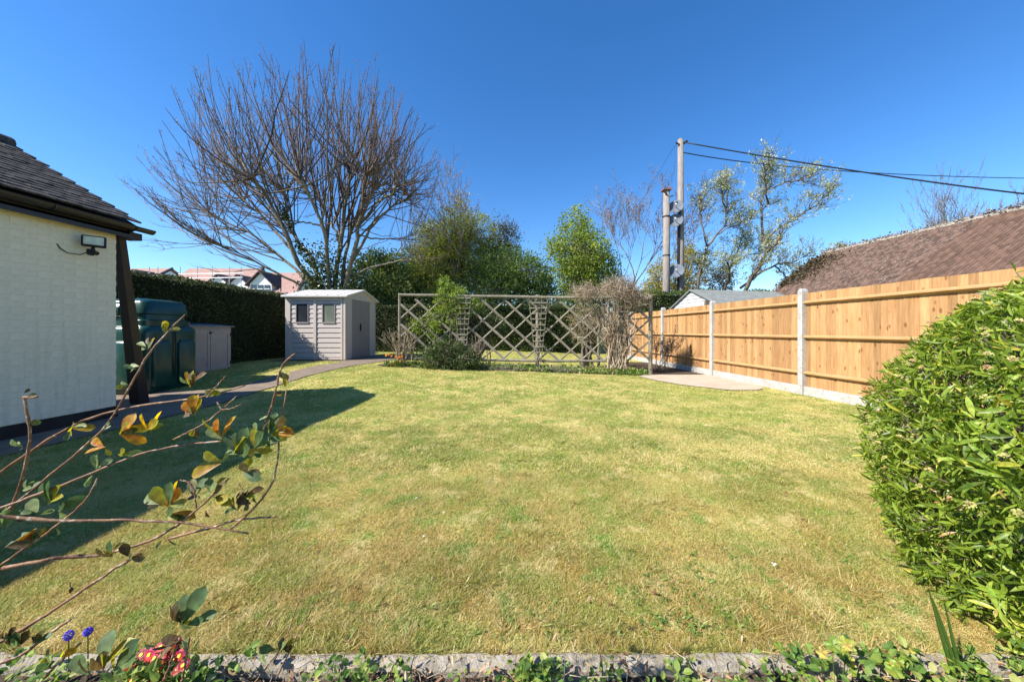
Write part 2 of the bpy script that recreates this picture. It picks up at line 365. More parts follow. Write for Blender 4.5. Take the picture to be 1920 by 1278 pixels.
# plant materials
twig_red = leafmat('shoot_bark', [(0,(.055,.043,.032)),(.5,(.11,.087,.064)),(1,(.12,.070,.056))], .7, 0)
twig_grey = leafmat('twig_grey', [(0,(.11,.085,.065)),(.6,(.20,.16,.12)),(1,(.28,.235,.18))], .8, 0)
twig_tan = leafmat('twig_tan', [(0,(.17,.12,.075)),(.5,(.28,.215,.145)),(1,(.42,.34,.24))], .8, 0)
bud_mat = leafmat('red_buds', [(0,(.15,.065,.05)),(1,(.27,.13,.10))], .6, .2)
G = dict(
 hedge = leafmat('hedge_leaf', [(0,(.022,.034,.010)),(.5,(.045,.062,.016)),(1,(.105,.120,.032))], .55, .2),
 hedgeb = leafmat('hedge_leaf_green', [(0,(.030,.055,.012)),(.5,(.060,.095,.018)),(1,(.12,.155,.035))], .5, .25),
 dark = leafmat('dark_leaf', [(0,(.055,.085,.02)),(.6,(.115,.16,.038)),(1,(.25,.30,.10))], .38, .35, spec=.5),
 conifer = leafmat('gold_conifer_leaf', [(0,(.13,.155,.028)),(.5,(.28,.30,.055)),(1,(.46,.45,.10))], .7, .5),
 darkcon = leafmat('dark_conifer_leaf', [(0,(.035,.045,.016)),(.6,(.070,.072,.026)),(1,(.12,.10,.045))], .7, .25),
 mid = leafmat('mid_leaf', [(0,(.055,.10,.02)),(.6,(.12,.19,.04)),(1,(.24,.31,.08))], .45, .4),
 bright = leafmat('bright_leaf', [(0,(.075,.12,.018)),(.5,(.18,.25,.036)),(1,(.36,.41,.08))], .45, .4),
 ivy = leafmat('ivy_leaf', [(0,(.020,.036,.008)),(.7,(.055,.078,.020)),(1,(.14,.16,.06))], .35, .15, spec=.5),
 blossom = leafmat('blossom', [(0,(.12,.15,.04)),(.4,(.25,.28,.10)),(.7,(.44,.45,.26)),(1,(.68,.66,.54))], .7, .35),
 gold = leafmat('gold_leaf', [(0,(.15,.14,.015)),(.5,(.26,.22,.025)),(1,(.40,.33,.05))], .7, .25),
 climber = leafmat('climber_leaf', [(0,(.06,.11,.014)),(.5,(.18,.26,.034)),(1,(.36,.43,.07))], .5, .4),
 shrub = leafmat('shrub_leaf', [(0,(.030,.050,.012)),(.6,(.065,.10,.026)),(1,(.15,.18,.06))], .45, .25),
 bed = leafmat('bed_leaf', [(0,(.05,.10,.02)),(.5,(.12,.21,.035)),(.82,(.26,.33,.07)),(1,(.38,.36,.13))], .5, .35),
 weed = leafmat('weed_leaf', [(0,(.08,.14,.025)),(.6,(.15,.24,.045)),(1,(.26,.34,.08))], .5, .35),
 litter = leafmat('leaf_litter', [(0,(.10,.045,.025)),(.5,(.28,.15,.08)),(1,(.52,.40,.26))], .8, .2),
)
coremat = nmat('hedge_light_block', (.010,.014,.005), (.018,.022,.008), 6, 1.)  # near-black inner box added to block light through the hedge leaves

# ------------------------------------------------------------------ ground
def sheet(name, xs, ys, mat, dz=0.0, zfun=None, keep=None, kind='structure'):
    xs = np.array(xs, float); ys = np.array(ys, float); X, Yy = np.meshgrid(xs, ys)
    Z = (gz(X, Yy) if zfun is None else zfun(X, Yy)) + dz
    V = np.stack([X, Yy, Z], -1).reshape(-1, 3); nx = len(xs)
    i, j = np.meshgrid(np.arange(len(ys)-1), np.arange(nx-1), indexing='ij'); a = (i*nx + j).ravel()
    Fc = np.stack([a, a+1, a+nx+1, a+nx], 1)
    if keep is not None:
        cen = V[Fc].mean(1); Fc = Fc[keep(cen[:,0], cen[:,1])]
    o = link(name, npmesh(name, V, Fc, mat)); 
    if kind: o['kind'] = kind
    return o
gxs = np.concatenate([[-400,-150,-60,-25,-14], np.arange(-10, 8.01, .5), [12,25,60,150,400]])
gys = np.concatenate([[-60,-20,-5,-1,0.5,1.255,1.27], np.arange(1.5, 20.01, .5), [24,32,60,120,300,900]])
sheet('ground', gxs, gys, M['field'], -.05, lambda X, Y: np.where(Y < 1.26, -.03, gz(X, Y)))
FZ1, FX1, FS = 6.72, 5.39, -.111
def fx(y): return FX1 + FS*(y - FZ1)
lxs = np.arange(-9.5, 8.01, .25); lys = np.concatenate([[1.322], np.arange(1.5, 18.76, .25)])
sheet('lawn', lxs, lys, M['lawn'], 0.0)
sheet('border_soil', np.arange(-4, 4.01, .1), np.arange(.3, 1.262, .08), M['soil'], 0, lambda X, Y: .0 + .025*np.sin(X*9+Y*5)*np.cos(Y*13-X*4) - .03)
def strip(name, rows, mat, dz, ncol=6):
    V = []; Fc = []
    rr = []
    for k in range(len(rows)-1):
        (y0,a0,b0), (y1,a1,b1) = rows[k], rows[k+1]; m_ = max(1, int((y1-y0)/.25))
        for t in range(m_): u = t/m_; rr.append((y0+(y1-y0)*u, a0+(a1-a0)*u, b0+(b1-b0)*u))
    rr.append(rows[-1])
    for y, a, b_ in rr:
        for c_ in range(ncol+1): x = a+(b_-a)*c_/ncol; V.append((x, y, float(gz(x, y))+dz))
    w = ncol+1
    for r in range(len(rr)-1):
        for c_ in range(ncol): q = r*w+c_; Fc.append((q, q+1, q+w+1, q+w))
    o = link(name, npmesh(name, np.array(V), np.array(Fc), mat)); o['kind'] = 'structure'; return o
PATH = [(-4,-5.97,-5.2),(5.0,-5.97,-5.2),(5.3,-8.8,-5.25),(6.6,-8.8,-5.3),(6.8,-6.02,-5.3),(8.0,-6.0,-5.22),(9.0,-5.9,-5.0),(10.4,-5.8,-4.7),(11.1,-6.05,-4.6),(13.4,-6.05,-4.5)]
strip('path', PATH, M['path'], .018)
strip('shed_base', [(10.95,-8.35,-6.06),(13.5,-8.35,-6.06)], M['path'], .016)
PAT = [(7.12,4.2,4.75),(7.35,3.95,fx(7.35)-.25),(7.8,3.5,fx(7.8)-.12),(8.5,3.15,fx(8.5)-.06),(9.2,2.95,fx(9.2)-.06),(9.6,3.3,fx(9.6)-.06)]
strip('patio', PAT, M['patio'], .02)
strip('flower_bed', [(9.4,-4.0,3.1),(9.6,-4.3,3.2),(10.15,-4.2,3.1)], M['soil'], .022, 30)
strip('gravel_strip', [(9.65,3.5,fx(9.65)-.06),(13.5,3.6,fx(13.5)-.06)], M['soil'], .015)
def interp_rows(rows, y):
    ys = [r[0] for r in rows]; return np.interp(y, ys, [r[1] for r in rows]), np.interp(y, ys, [r[2] for r in rows])
def on_hard(x, y):
    bad = np.zeros(len(x), bool)
    a, b_ = interp_rows(PATH, y); bad |= (x > a) & (x < b_) & (y < 13.4)
    a, b_ = interp_rows(PAT, y); bad |= (x > a) & (x < b_) & (y > 7.12) & (y < 9.6)
    bad |= (x > -4.1) & (x < 3.1) & (y > 9.42) & (y < 10.15)
    bad |= (x < -5.95) & (y < 5.2); bad |= (x > fx(y) - .06)
    bad |= (x > -8.35) & (x < -6.0) & (y > 11.0) & (y < 13.5); bad |= (x > 3.5) & (y > 9.6) & (y < 13.5)
    return bad
# lawn grass: one mesh of blades, denser close to the camera
def blades():
    rng = np.random.default_rng(3); Ps = []; Hs = []
    for y0, y1, den, h in ((1.31,2.0,72000,.017),(2.0,3.0,40000,.017),(3.0,4.5,17000,.018),(4.5,6.5,7500,.020),(6.5,10.,3000,.022),(10.,18.6,900,.03)):
        x0 = max(-9.0, -1.62*y1); x1 = min(6.0, 1.5*y1)
        n_ = int((y1-y0)*(x1-x0)*den); x = rng.uniform(x0, x1, n_); y = rng.uniform(y0, y1, n_)
        ok = (x > -1.58*y) & (x < 1.48*y) & ~on_hard(x, y); x = x[ok]; y = y[ok]
        Ps.append(np.stack([x, y], 1)); Hs.append(np.full(len(x), h))
    # ragged longer fringe over the edging stones, and a few rank tufts
    n_ = 5200; Ps.append(np.column_stack([rng.uniform(-2.2,2.0,n_), 1.318+np.abs(rng.normal(size=n_))*.014])); Hs.append(np.full(n_, .032)*np.repeat(rng.uniform(.4,1.4,n_//20), 20))
    for i in range(150):
        yc = 1.4+3.2*rng.random()**1.6; xc = rng.uniform(-1.1,1.1)*yc; m_ = int(60+90*rng.random()); sp_ = rng.uniform(.012,.035)
        Ps.append(np.column_stack([xc+rng.normal(size=m_)*sp_, np.maximum(yc+rng.normal(size=m_)*sp_, 1.33)])); Hs.append(np.full(m_, rng.uniform(.026,.042)))
    P = np.concatenate(Ps); H = np.concatenate(Hs)
    cl = np.sin(P[:,0]*5.1+1.3*np.sin(P[:,1]*3.7))*np.sin(P[:,1]*6.3+P[:,0]*2.1)
    H = H*(1+.3*cl)*rng.uniform(.45, 1.25, len(P))
    wd_ = np.where(P[:,1] < 3, .0022, np.where(P[:,1] < 6.5, .0045, .008))*rng.uniform(.7, 1.3, len(P))
    th = rng.uniform(0, 2*np.pi, len(P)); ln = rng.uniform(.3, 2.4, len(P)); lt = rng.uniform(0, 2*np.pi, len(P))
    z = gz(P[:,0], P[:,1]) - .002; B = np.column_stack([P, z]); S = np.column_stack([np.cos(th), np.sin(th), 0*th])*wd_[:,None]
    tip = B + np.column_stack([np.cos(lt)*ln*H, np.sin(lt)*ln*H, H])
    V = np.stack([B-S, B+S, tip], 1).reshape(-1, 3); n_ = len(P)
    me = npmesh('lawn_grass', V, np.arange(n_*3).reshape(n_, 3), M['blade'], rnd=np.repeat(rng.random(n_), 3))
    print('blades', n_); return link('lawn_grass', me)
tag(blades(), 'short dry yellow-green grass blades of the lawn', 'grass', kind='stuff')

# ------------------------------------------------------------------ kerb edging
ed = thing('lawn_edging', (0,1.29,0), 'row of rough grey concrete edging stones along the near end of the lawn', 'edging')
for a, b_ in ((-2.6,-1.82),(-1.815,-1.12),(-1.115,-.44),(-.435,.27),(.275,.94),(.945,1.55),(1.555,2.2)):
    L = b_-a; ms = MB(); nseg = 14
    vs = []; fs = []
    for i in range(nseg+1):
        x = a+L*i/nseg; j = lambda s: random.uniform(-s, s)
        vs += [(x, 1.262+j(.002), -.10), (x, 1.262+j(.003), -.008+j(.003)), (x, 1.272+j(.003), .010+j(.003)), (x, 1.308+j(.004), .012+j(.003)), (x, 1.322+j(.006), .002+j(.004)), (x, 1.322, -.10)]
    for i in range(nseg):
        for k in range(5): q = i*6+k; fs.append((q, q+6, q+7, q+1))
    fs += [(0,1,2,3,4,5), tuple(nseg*6+k for k in (5,4,3,2,1,0))]
    ms.add(vs, fs); ms.build('edging_stone', M['kerb'], ed)

# ------------------------------------------------------------------ bungalow (left)
HX, HY1 = -5.95, 4.92
house = thing('bungalow', (HX, HY1, 0), 'cream painted brick bungalow wing with dark tiled gable roof at the left edge', 'house')
wl = MB(); wl.box((-9.5,-5,0), (HX-.0035, HY1-.0035, 2.72)).add([(-9.5,HY1-.1,2.72),(HX-.05,HY1-.1,2.72),(-7.67,HY1-.1,3.9),(-9.5,-5,2.72),(HX-.05,-5,2.72),(-7.67,-5,3.9)], [(0,1,2),(3,5,4)])
wall = wl.build('wall', M['mortar'], house)
pl = MB(); pl.box((HX-.02,-5,0), (HX+.012, HY1+.006, .17)); pl.build('plinth', M['black'], house)
# bricks: near visible ones as objects, rest joined
bme = {}
def brick_mesh(l):
    if l not in bme:
        k = MB(); k.box((-.02,-l/2,-.0345), (.0, l/2, .0345)); bme[l] = k.mesh('brick', M['paintbrick'])
    return bme[l]
rest = MB(); nb = 0
for r in range(34):
    z = .17 + .0375 + r*.075
    if z > 2.68: break
    y = HY1 - (.1125 if r % 2 else 0); first = True
    if r % 2:
        o = link('brick', brick_mesh(.105), wall, (HX, HY1-.0515, z)); bv(o, .003); nb += 1
    while y > -4.8:
        yc = y - .1125
        if yc > 3.62:
            o = link('brick', brick_mesh(.2185), wall, (HX+random.uniform(-.0012,.0012), yc, z+random.uniform(-.001,.001)))
            o.rotation_euler = (0, 0, random.uniform(-.006,.006)); bv(o, .003); nb += 1
        else: rest.box((HX-.02, yc-.108, z-.0335), (HX, yc+.108, z+.0335))
        y -= .225
o = rest.build('brickwork', M['paintbrick'], wall); o['kind'] = 'stuff'
# roof
RX, RH, EX, EHh, VY = -7.67, 4.02, -5.74, 2.84, 5.02
rf = MB(); t = .05
rf.add([(RX,-5,RH-.04),(EX-.03,-5,EHh-.04),(EX-.03,VY-.03,EHh-.04),(RX,VY-.03,RH-.04),(RX,-5,RH-.1),(EX-.03,-5,EHh-.1),(EX-.03,VY-.03,EHh-.1),(RX,VY-.03,RH-.1)],
       [(0,1,2,3),(7,6,5,4),(2,1,5,6),(3,2,6,7)])
rf.add([(RX,-5,RH-.04),(2*RX-EX,-5,EHh-.04),(2*RX-EX,VY-.03,EHh-.04),(RX,VY-.03,RH-.04)], [(3,2,1,0)])
roof = rf.build('roof', M['black'], house)
sd = Vector((EX-RX, 0, EHh-RH)); SL = sd.length; sd.normalize(); sn = Vector((-sd.z, 0, sd.x)) if False else Vector((sd.z*-1, 0, sd.x)); 
if sn.z < 0: sn = -sn
ang = math.atan2(-sd.z, sd.x)
tk = MB(); tk.box((-.13,-.081,-.012), (.04,.081,.012)); tme = tk.mesh('roof_tile', M['rooftile'])
trest = MB(); NC = 20; gauge = SL/NC; nt_ = 0
for c_ in range(NC+1):
    base = Vector((RX,0,RH)) + sd*(c_*gauge) + sn*.012
    y = VY - (.083 if c_ % 2 else 0); 
    while y > -4.9:
        yc = y-.083; p = base + Vector((0, yc, 0))
        if yc > 3.15 and nt_ < 290:
            o = link('roof_tile', tme, roof, tuple(p + sn*random.uniform(-.003,.004)))
            o.rotation_euler = (random.uniform(-.02,.02), ang - .085 + random.uniform(-.012,.012), random.uniform(-.015,.015)); nt_ += 1
        elif c_ % 1 == 0:
            q = p; d1 = (sd - sn*.085).normalized(); n1 = Vector((-d1.z,0,d1.x))
            if n1.z < 0: n1 = -n1
            pts = [q+d1*u+Vector((0,v,0))+n1*w for w in (-.007,.007) for u, v in ((-.13,-.08),(.03,-.08),(.03,.08),(-.13,.08))]
            trest.add(pts, [(3,2,1,0),(4,5,6,7),(0,1,5,4),(1,2,6,5),(2,3,7,6),(3,0,4,7)])
        y -= .166
o = trest.build('roof_tiles', M['rooftile'], roof); o['kind'] = 'stuff'
rg = MB(); yy = VY+.02
while yy > -4.8:
    rg.tube([(RX, yy, RH-.02), (RX, yy-.295, RH-.02)], [.105,.10], 10); yy -= .3
rg.build('ridge_tile', M['rooftile'], house, smooth=False)
bb = MB(); bb.bar((EX-.02, VY-.05, EHh-.11), (RX, VY-.05, RH-.11), .03, .12); bb.bar((2*RX-EX, VY-.05, EHh-.11), (RX, VY-.05, RH-.11), .03, .12)
bb.build('bargeboard', M['black'], house)
fs_ = MB(); fs_.box((HX-.02,-5,2.655), (HX+.13, VY-.04, 2.685)); fs_.box((HX+.105,-5,2.60), (HX+.13, VY-.03, 2.81)); fs_.build('fascia', M['gutter'], house)
gt = MB(); prof = [(math.cos(a_), math.sin(a_)) for a_ in np.linspace(math.pi, 2*math.pi, 9)]
gx, gzz, gr = EX+.0, 2.765, .062
vs = []; fcs = []
for yy in (-5, 5.20):
    for kx, kz in prof: vs.append((gx+gr*kx, yy, gzz+gr*kz))
    for kx, kz in prof: vs.append((gx+(gr-.006)*kx, yy, gzz+(gr-.006)*kz))
for k in range(8): fcs += [(k, k+1, 18+k+1, 18+k), (9+k, 27+k, 27+k+1, 9+k+1)]
fcs += [(0,18,27,9), (8,17,35,26)] + [(18+k, 19+k, 28+k, 27+k) for k in range(8)]
gt.add(vs, fcs); gt.add([(gx+gr*kx, 5.198, gzz+gr*kz) for kx, kz in prof], [tuple(range(9))])
gt.build('gutter', M['gutter'], house)
for yy in (1.2, 2.2, 3.2, 4.1, 4.95):
    gb = MB(); gb.tube([(gx+(gr+.008)*kx, yy, gzz+(gr+.008)*kz) for kx, kz in prof], .008, 5); gb.build('gutter_bracket', M['gutter'], house)
dp = MB(); a = W(222,430,5.06); b_ = W(262,757,5.8); b_[2] = 0.02
dp.bar(tuple(a), tuple(b_), .10, .09, up=(0,1,0), taper=1.75); o = dp.build('slanting_post', M['pipe'], house, bevel=.01)
dp = MB(); a = W(232,432,4.99); dp.box((a[0]-.09,4.93,2.60), (a[0]+.10,5.14,2.70)); dp.build('wall_plate_end', M['pipe'], house)

k = MB(); k.add([(EX-.3,3.4,2.76),(EX,3.4,2.76),(EX+.12*8.4,-5,2.76),(EX-.3,-5,2.76),(EX-.3,3.4,2.83),(EX,3.4,2.83),(EX+.12*8.4,-5,2.83),(EX-.3,-5,2.83)], [(0,1,2,3),(7,6,5,4),(0,4,5,1),(1,5,6,2),(2,6,7,3),(3,7,4,0)])
k.build('added_shadow_slab', M['black'], house)  # unseen flared slab added beside the eaves to widen the shadow on the lawn
# floodlight on wall
fl = thing('floodlight', (HX, 4.45, 2.45), 'small black security floodlight with sensor on the cream brick wall', 'floodlight')
c0 = W(180, 453, 4.52); c0[0] = HX+.16; ly = 4.55; lz = CH+(CY-453)*ly/F
def obox(mb, c, R, h, mi=0):
    vs = [Vector(c) + R @ Vector((sx*h[0], sy*h[1], sz*h[2])) for sz in (-1,1) for sx, sy in ((-1,-1),(1,-1),(1,1),(-1,1))]
    mb.add(vs, [(0,3,2,1),(4,5,6,7),(0,1,5,4),(1,2,6,5),(2,3,7,6),(3,0,4,7)], mi)
R = Matrix.Rotation(math.radians(48), 3, 'Z') @ Matrix.Rotation(math.radians(-10), 3, 'X')
cc = Vector((HX+.15, ly, lz))
k = MB(); obox(k, cc, R, (.105,.03,.075)); k.build('housing', M['black'], fl, bevel=.014)
k = MB(); obox(k, cc - R @ Vector((0,.033,0)), R, (.085,.003,.055)); k.build('lamp_glass', M['lampglass'], fl)
k = MB(); k.bar((HX, ly+.02, lz+.01), (HX+.13, ly+.02, lz+.01), .03, .03); k.bar((HX+.13,ly+.01,lz-.05),(HX+.13,ly,lz-.14),.025,.025); k.build('bracket', M['black'], fl)
k = MB(); k.tube([(HX+.13,ly-.01,lz-.12),(HX+.14,ly-.03,lz-.175)], [.045,.035], 12); k.tube([(HX+.13,ly,lz-.14),(HX+.21,ly-.02,lz-.16)],[.02,.028],10); k.build('motion_sensor', M['black'], fl, smooth=False)
k = MB(); k.tube([(HX+.12,ly-.01,lz-.13),(HX+.07,ly-.08,lz-.19),(HX+.03,ly-.17,lz-.19),(HX+.012,ly-.23,lz-.14),(HX+.0,ly-.25,lz-.09)], .006, 6); k.build('cable', M['cable'], fl, smooth=True)

# ------------------------------------------------------------------ oil tank
def rrect(hx, hy, r, n=5):
    pts = []
    for cx_, cy_, a0 in ((hx-r,hy-r,0),(-hx+r,hy-r,90),(-hx+r,-hy+r,180),(hx-r,-hy+r,270)):
        for i in range(n+1): a_ = math.radians(a0+90*i/n); pts.append((cx_+r*math.cos(a_), cy_+r*math.sin(a_)))
    return pts
def loft(mb, cx_, cy_, rings, n=5):
    vs = []; fs = []; m_ = 4*(n+1)
    for z, hx, hy, r in rings:
        for x, y in rrect(hx, hy, min(r, hx-.001, hy-.001), n): vs.append((cx_+x, cy_+y, z))
    for i in range(len(rings)-1):
        for k in range(m_): k2=(k+1)%m_; fs.append((i*m_+k, i*m_+k2, (i+1)*m_+k2, (i+1)*m_+k))
    fs.append(tuple(range(m_))[::-1]); fs.append(tuple((len(rings)-1)*m_+k for k in range(m_)))
    mb.add(vs, fs)
TX, TY = -7.90, 6.90; tz = float(gz(TX, 6.6))
tank = thing('oil_tank', (TX, TY, tz), 'large dark green plastic heating oil tank beside the cream house wall', 'tank')
k = MB(); loft(k, TX, TY, [(tz,.68,.48,.12),(tz+.05,.72,.52,.14),(tz+1.15,.73,.53,.14),(tz+1.24,.72,.52,.14),(tz+1.30,.67,.47,.12),(tz+1.31,.60,.40,.10)]); k.build('body', M['tank'], tank, smooth=True, bevel=0)
k = MB(); loft(k, TX, TY, [(tz+1.30,.66,.46,.12),(tz+1.40,.66,.46,.12),(tz+1.42,.60,.41,.12),(tz+1.52,.59,.40,.12),(tz+1.54,.64,.44,.14),(tz+1.74,.62,.42,.14),(tz+1.80,.57,.38,.13),(tz+1.83,.44,.28,.10)])
k.build('upper_body', M['tank'], tank, smooth=True)
for o in list(C.objects)[-2:]:
    m_ = o.modifiers.new('es', 'EDGE_SPLIT'); m_.split_angle = math.radians(50)
for yy in (6.66, 7.14):
    k = MB(); loft(k, TX+.72, yy, [(tz+.10,.028,.13,.02),(tz+.16,.05,.17,.03),(tz+.95,.05,.17,.03),(tz+1.02,.028,.13,.02)]); k.build('moulded_rib', M['tank'], tank, smooth=True)
for xx in (-8.3, -7.6):
    k = MB(); loft(k, xx, TY-.52, [(tz+.10,.13,.028,.02),(tz+.16,.17,.05,.03),(tz+.95,.17,.05,.03),(tz+1.02,.13,.028,.02)]); k.build('moulded_rib', M['tank'], tank, smooth=True)
k = MB(); k.tube([(TX-.55,6.56,tz+1.60),(TX+.20,6.56,tz+1.60)], [.17,.17], 18); k.build('inspection_hatch', M['tank'], tank, smooth=False)
k = MB(); k.tube([(TX+.2,6.8,tz+1.80),(TX+.2,6.8,tz+1.86)], [.09,.08], 14); k.build('filler_cap', M['tank'], tank)
k = MB(); k.tube([(TX+.755,6.90,tz+.3),(TX+.755,6.90,tz+1.2)], .012, 8); k.build('sight_tube', M['black'], tank)

# ------------------------------------------------------------------ storage box
SX0, SX1, SY0, SY1 = -8.78, -8.12, 8.02, 9.3; sz = float(gz(-8.3, 8.6))-.02; ST = 1.40
st = thing('storage_box', (-8.45, 8.6, sz), 'beige plastic garden storage box with two doors and a grey lid, by the hedge', 'storage box')
k = MB(); k.box((SX0,SY0,sz), (SX1,SY1,ST-.05)); k.build('body', M['store'], st, bevel=.01)
k = MB(); k.add([(SX0-.03,SY0-.04,ST-.04),(SX1+.06,SY0-.04,ST-.06),(SX1+.06,SY1+.05,ST-.06),(SX0-.03,SY1+.05,ST-.04),(SX0-.03,SY0-.04,ST+.05),(SX1+.06,SY0-.04,ST-.02),(SX1+.06,SY1+.05,ST-.02),(SX0-.03,SY1+.05,ST+.05)],
 [(0,3,2,1),(4,5,6,7),(0,1,5,4),(1,2,6,5),(2,3,7,6),(3,0,4,7)]); k.build('lid', M['storelid'], st, bevel=.008)
for y0, y1 in ((SY0+.05, (SY0+SY1)/2-.006), ((SY0+SY1)/2+.006, SY1-.07)):
    k = MB(); k.box((SX1,y0,sz+.04), (SX1+.022,y1,ST-.12)); d = k.build('door', M['store'], st, bevel=.004)
    for a, b_ in (((y0,sz+.04),(y0+.07,ST-.12)),((y1-.07,sz+.04),(y1,ST-.12)),((y0+.07,ST-.24),(y1-.07,ST-.12)),((y0+.07,sz+.04),(y1-.07,sz+.12))):
        k = MB(); k.box((SX1+.022,a[0]+.001,a[1]+.001), (SX1+.034,b_[0]-.001,b_[1]-.001)); k.build('door_frame', M['store'], d, bevel=.002)
for zz in (ST-.25, sz+.2):
    k = MB(); k.box((SX1+.002,SY1-.06,zz-.04), (SX1+.05,SY1-.035,zz+.04)); k.build('hinge', M['black'], st)
k = MB(); k.box((SX1+.034,(SY0+SY1)/2-.025,ST-.22), (SX1+.055,(SY0+SY1)/2+.03,ST-.18)); k.build('latch', M['black'], st)

# ------------------------------------------------------------------ shed
U = 11.2/F; A0 = (535-CX)*U; A1 = (648-CX)*U; YF, YB = 11.2, 13.35; s0 = float(gz(-7, 11.2)) + .03
shed = thing('garden_shed', ((A0+A1)/2, 12.2, s0), 'beige plastic garden shed with two small windows and dark grey double doors', 'shed')
def px2x(px): return (px-CX)*U
EZ, RZ, RY = 2.40, 2.70, 12.27
k = MB(); k.box((A0+.03,YF+.04,s0), (A1-.03,YB-.04,EZ)); k.add([(A1-.03,YF+.04,EZ),(A1-.03,YB-.04,EZ),(A1-.03,RY,RZ-.05),(A0+.03,YF+.04,EZ),(A0+.03,YB-.04,EZ),(A0+.03,RY,RZ-.05)], [(0,1,2),(3,5,4)])
k.build('wall', M['shedwall'], shed)
def board(x0, x1, z0, z1, par):
    k = MB(); k.add([(x0,YF+.005,z0),(x1,YF+.005,z0),(x1,YF+.04,z0),(x0,YF+.04,z0),(x0,YF+.022,z1-.012),(x1,YF+.022,z1-.012),(x1,YF+.04,z1),(x0,YF+.04,z1)],
      [(0,3,2,1),(4,5,6,7),(0,1,5,4),(1,2,6,5),(2,3,7,6),(3,0,4,7)]); k.build('wall_board', M['shedwall'], par)
wzz = [CH-(y-CY)*U for y in (604.7, 568.8)]
BH = .162; zt = wzz[0]+.0
for (p0, p1, w0, w1) in ((544.8, 587.5, 554.5, 578.3), (593.2, 638.8, 604, 628.2)):
    x0, x1, u0, u1 = map(px2x, (p0, p1, w0, w1))
    z = zt
    while z > s0+.03: board(x0, x1, max(z-BH, s0+.02), z-.001, shed); z -= BH
    z = zt
    for q in range(4):
        z1 = z + .157; board(x0, u0-.002, z, z1-.001, shed); board(u1+.002, x1, z, z1-.001, shed); z = z1
    board(x0, x1, z, z+.10, shed)
    fr = MB(); e = .022
    for a, b_ in (((u0,wzz[0]-.03),(u1,wzz[0]+e)),((u0,wzz[1]-e),(u1,wzz[1])),((u0,wzz[0]+e+.001),(u0+e,wzz[1]-e-.001)),((u1-e,wzz[0]+e+.001),(u1,wzz[1]-e-.001))):
        fr.box((a[0],YF-.008,a[1]), (b_[0],YF+.04,b_[1]))
    wn = fr.build('window_frame', M['sheddoor'], shed)
    k = MB(); k.box((u0+e,YF+.018,wzz[0]+e), (u1-e,YF+.026,wzz[1]-e)); k.build('pane', M['glass'] if p0 < 590 else M['paleglass'], wn)
for p0, p1 in ((535,544.6),(587.7,593),(639,642.5),(644,648)):
    k = MB(); k.box((px2x(p0),YF-.012,s0), (px2x(p1),YF+.04,EZ-.03)); k.build('corner_trim', M['shedtrim'], shed, bevel=.004)
k = MB(); k.box((px2x(544.8),YF-.006,wzz[1]+.1), (px2x(638.8),YF+.04,EZ-.02)); k.build('header', M['shedtrim'], shed)
for y0, y1 in ((YF+.045,11.58),(12.88,YB)):
    k = MB(); k.box((A1-.03,y0,s0), (A1+.012,y1,EZ-.03)); k.build('corner_trim', M['shedwall'], shed, bevel=.004)
k = MB(); k.add([(A1-.028,YF,EZ-.08),(A1-.028,YB,EZ-.08),(A1-.028,YB,EZ),(A1-.028,RY,RZ-.02),(A1-.028,YF,EZ),(A1+.02,YF,EZ-.08),(A1+.02,YB,EZ-.08),(A1+.02,YB,EZ),(A1+.02,RY,RZ-.02),(A1+.02,YF,EZ)],
  [(4,3,2,1,0),(5,6,7,8,9),(0,1,6,5),(0,5,9,4),(1,2,7,6)]); k.build('gable', M['shedtrim'], shed)
for y0, y1 in ((11.59,12.225),(12.235,12.87)):
    k = MB(); k.box((A1-.028,y0,s0+.03), (A1+.004,y1,EZ-.085)); d = k.build('door', M['sheddoor'], shed, bevel=.004)
    if y0 < 12:
        h_ = MB(); h_.box((A1+.004,y1-.09,s0+.95), (A1+.04,y1-.05,s0+1.2)); h_.build('handle', M['black'], d)
for s, ye, in ((-1, YF-.13), (1, YB+.10)):
    k = MB(); x0, x1 = A0-.06, A1+.11; ze = EZ+.005
    k.add([(x0,ye,ze-.05),(x1,ye,ze-.05),(x1,RY,RZ-.03),(x0,RY,RZ-.03),(x0,ye,ze),(x1,ye,ze),(x1,RY,RZ+.02),(x0,RY,RZ+.02)],
      [(0,3,2,1),(4,5,6,7),(0,1,5,4),(1,2,6,5),(2,3,7,6),(3,0,4,7)]); rp = k.build('roof_panel', M['shedroof'], shed)
    rb = MB(); x = x0+.12
    while x < x1-.05: rb.bar((x,ye+.01*-s*0,ze+.006), (x,RY,RZ+.026), .03, .012); x += .34
    rb.build('roof_rib', M['shedroof'], rp)

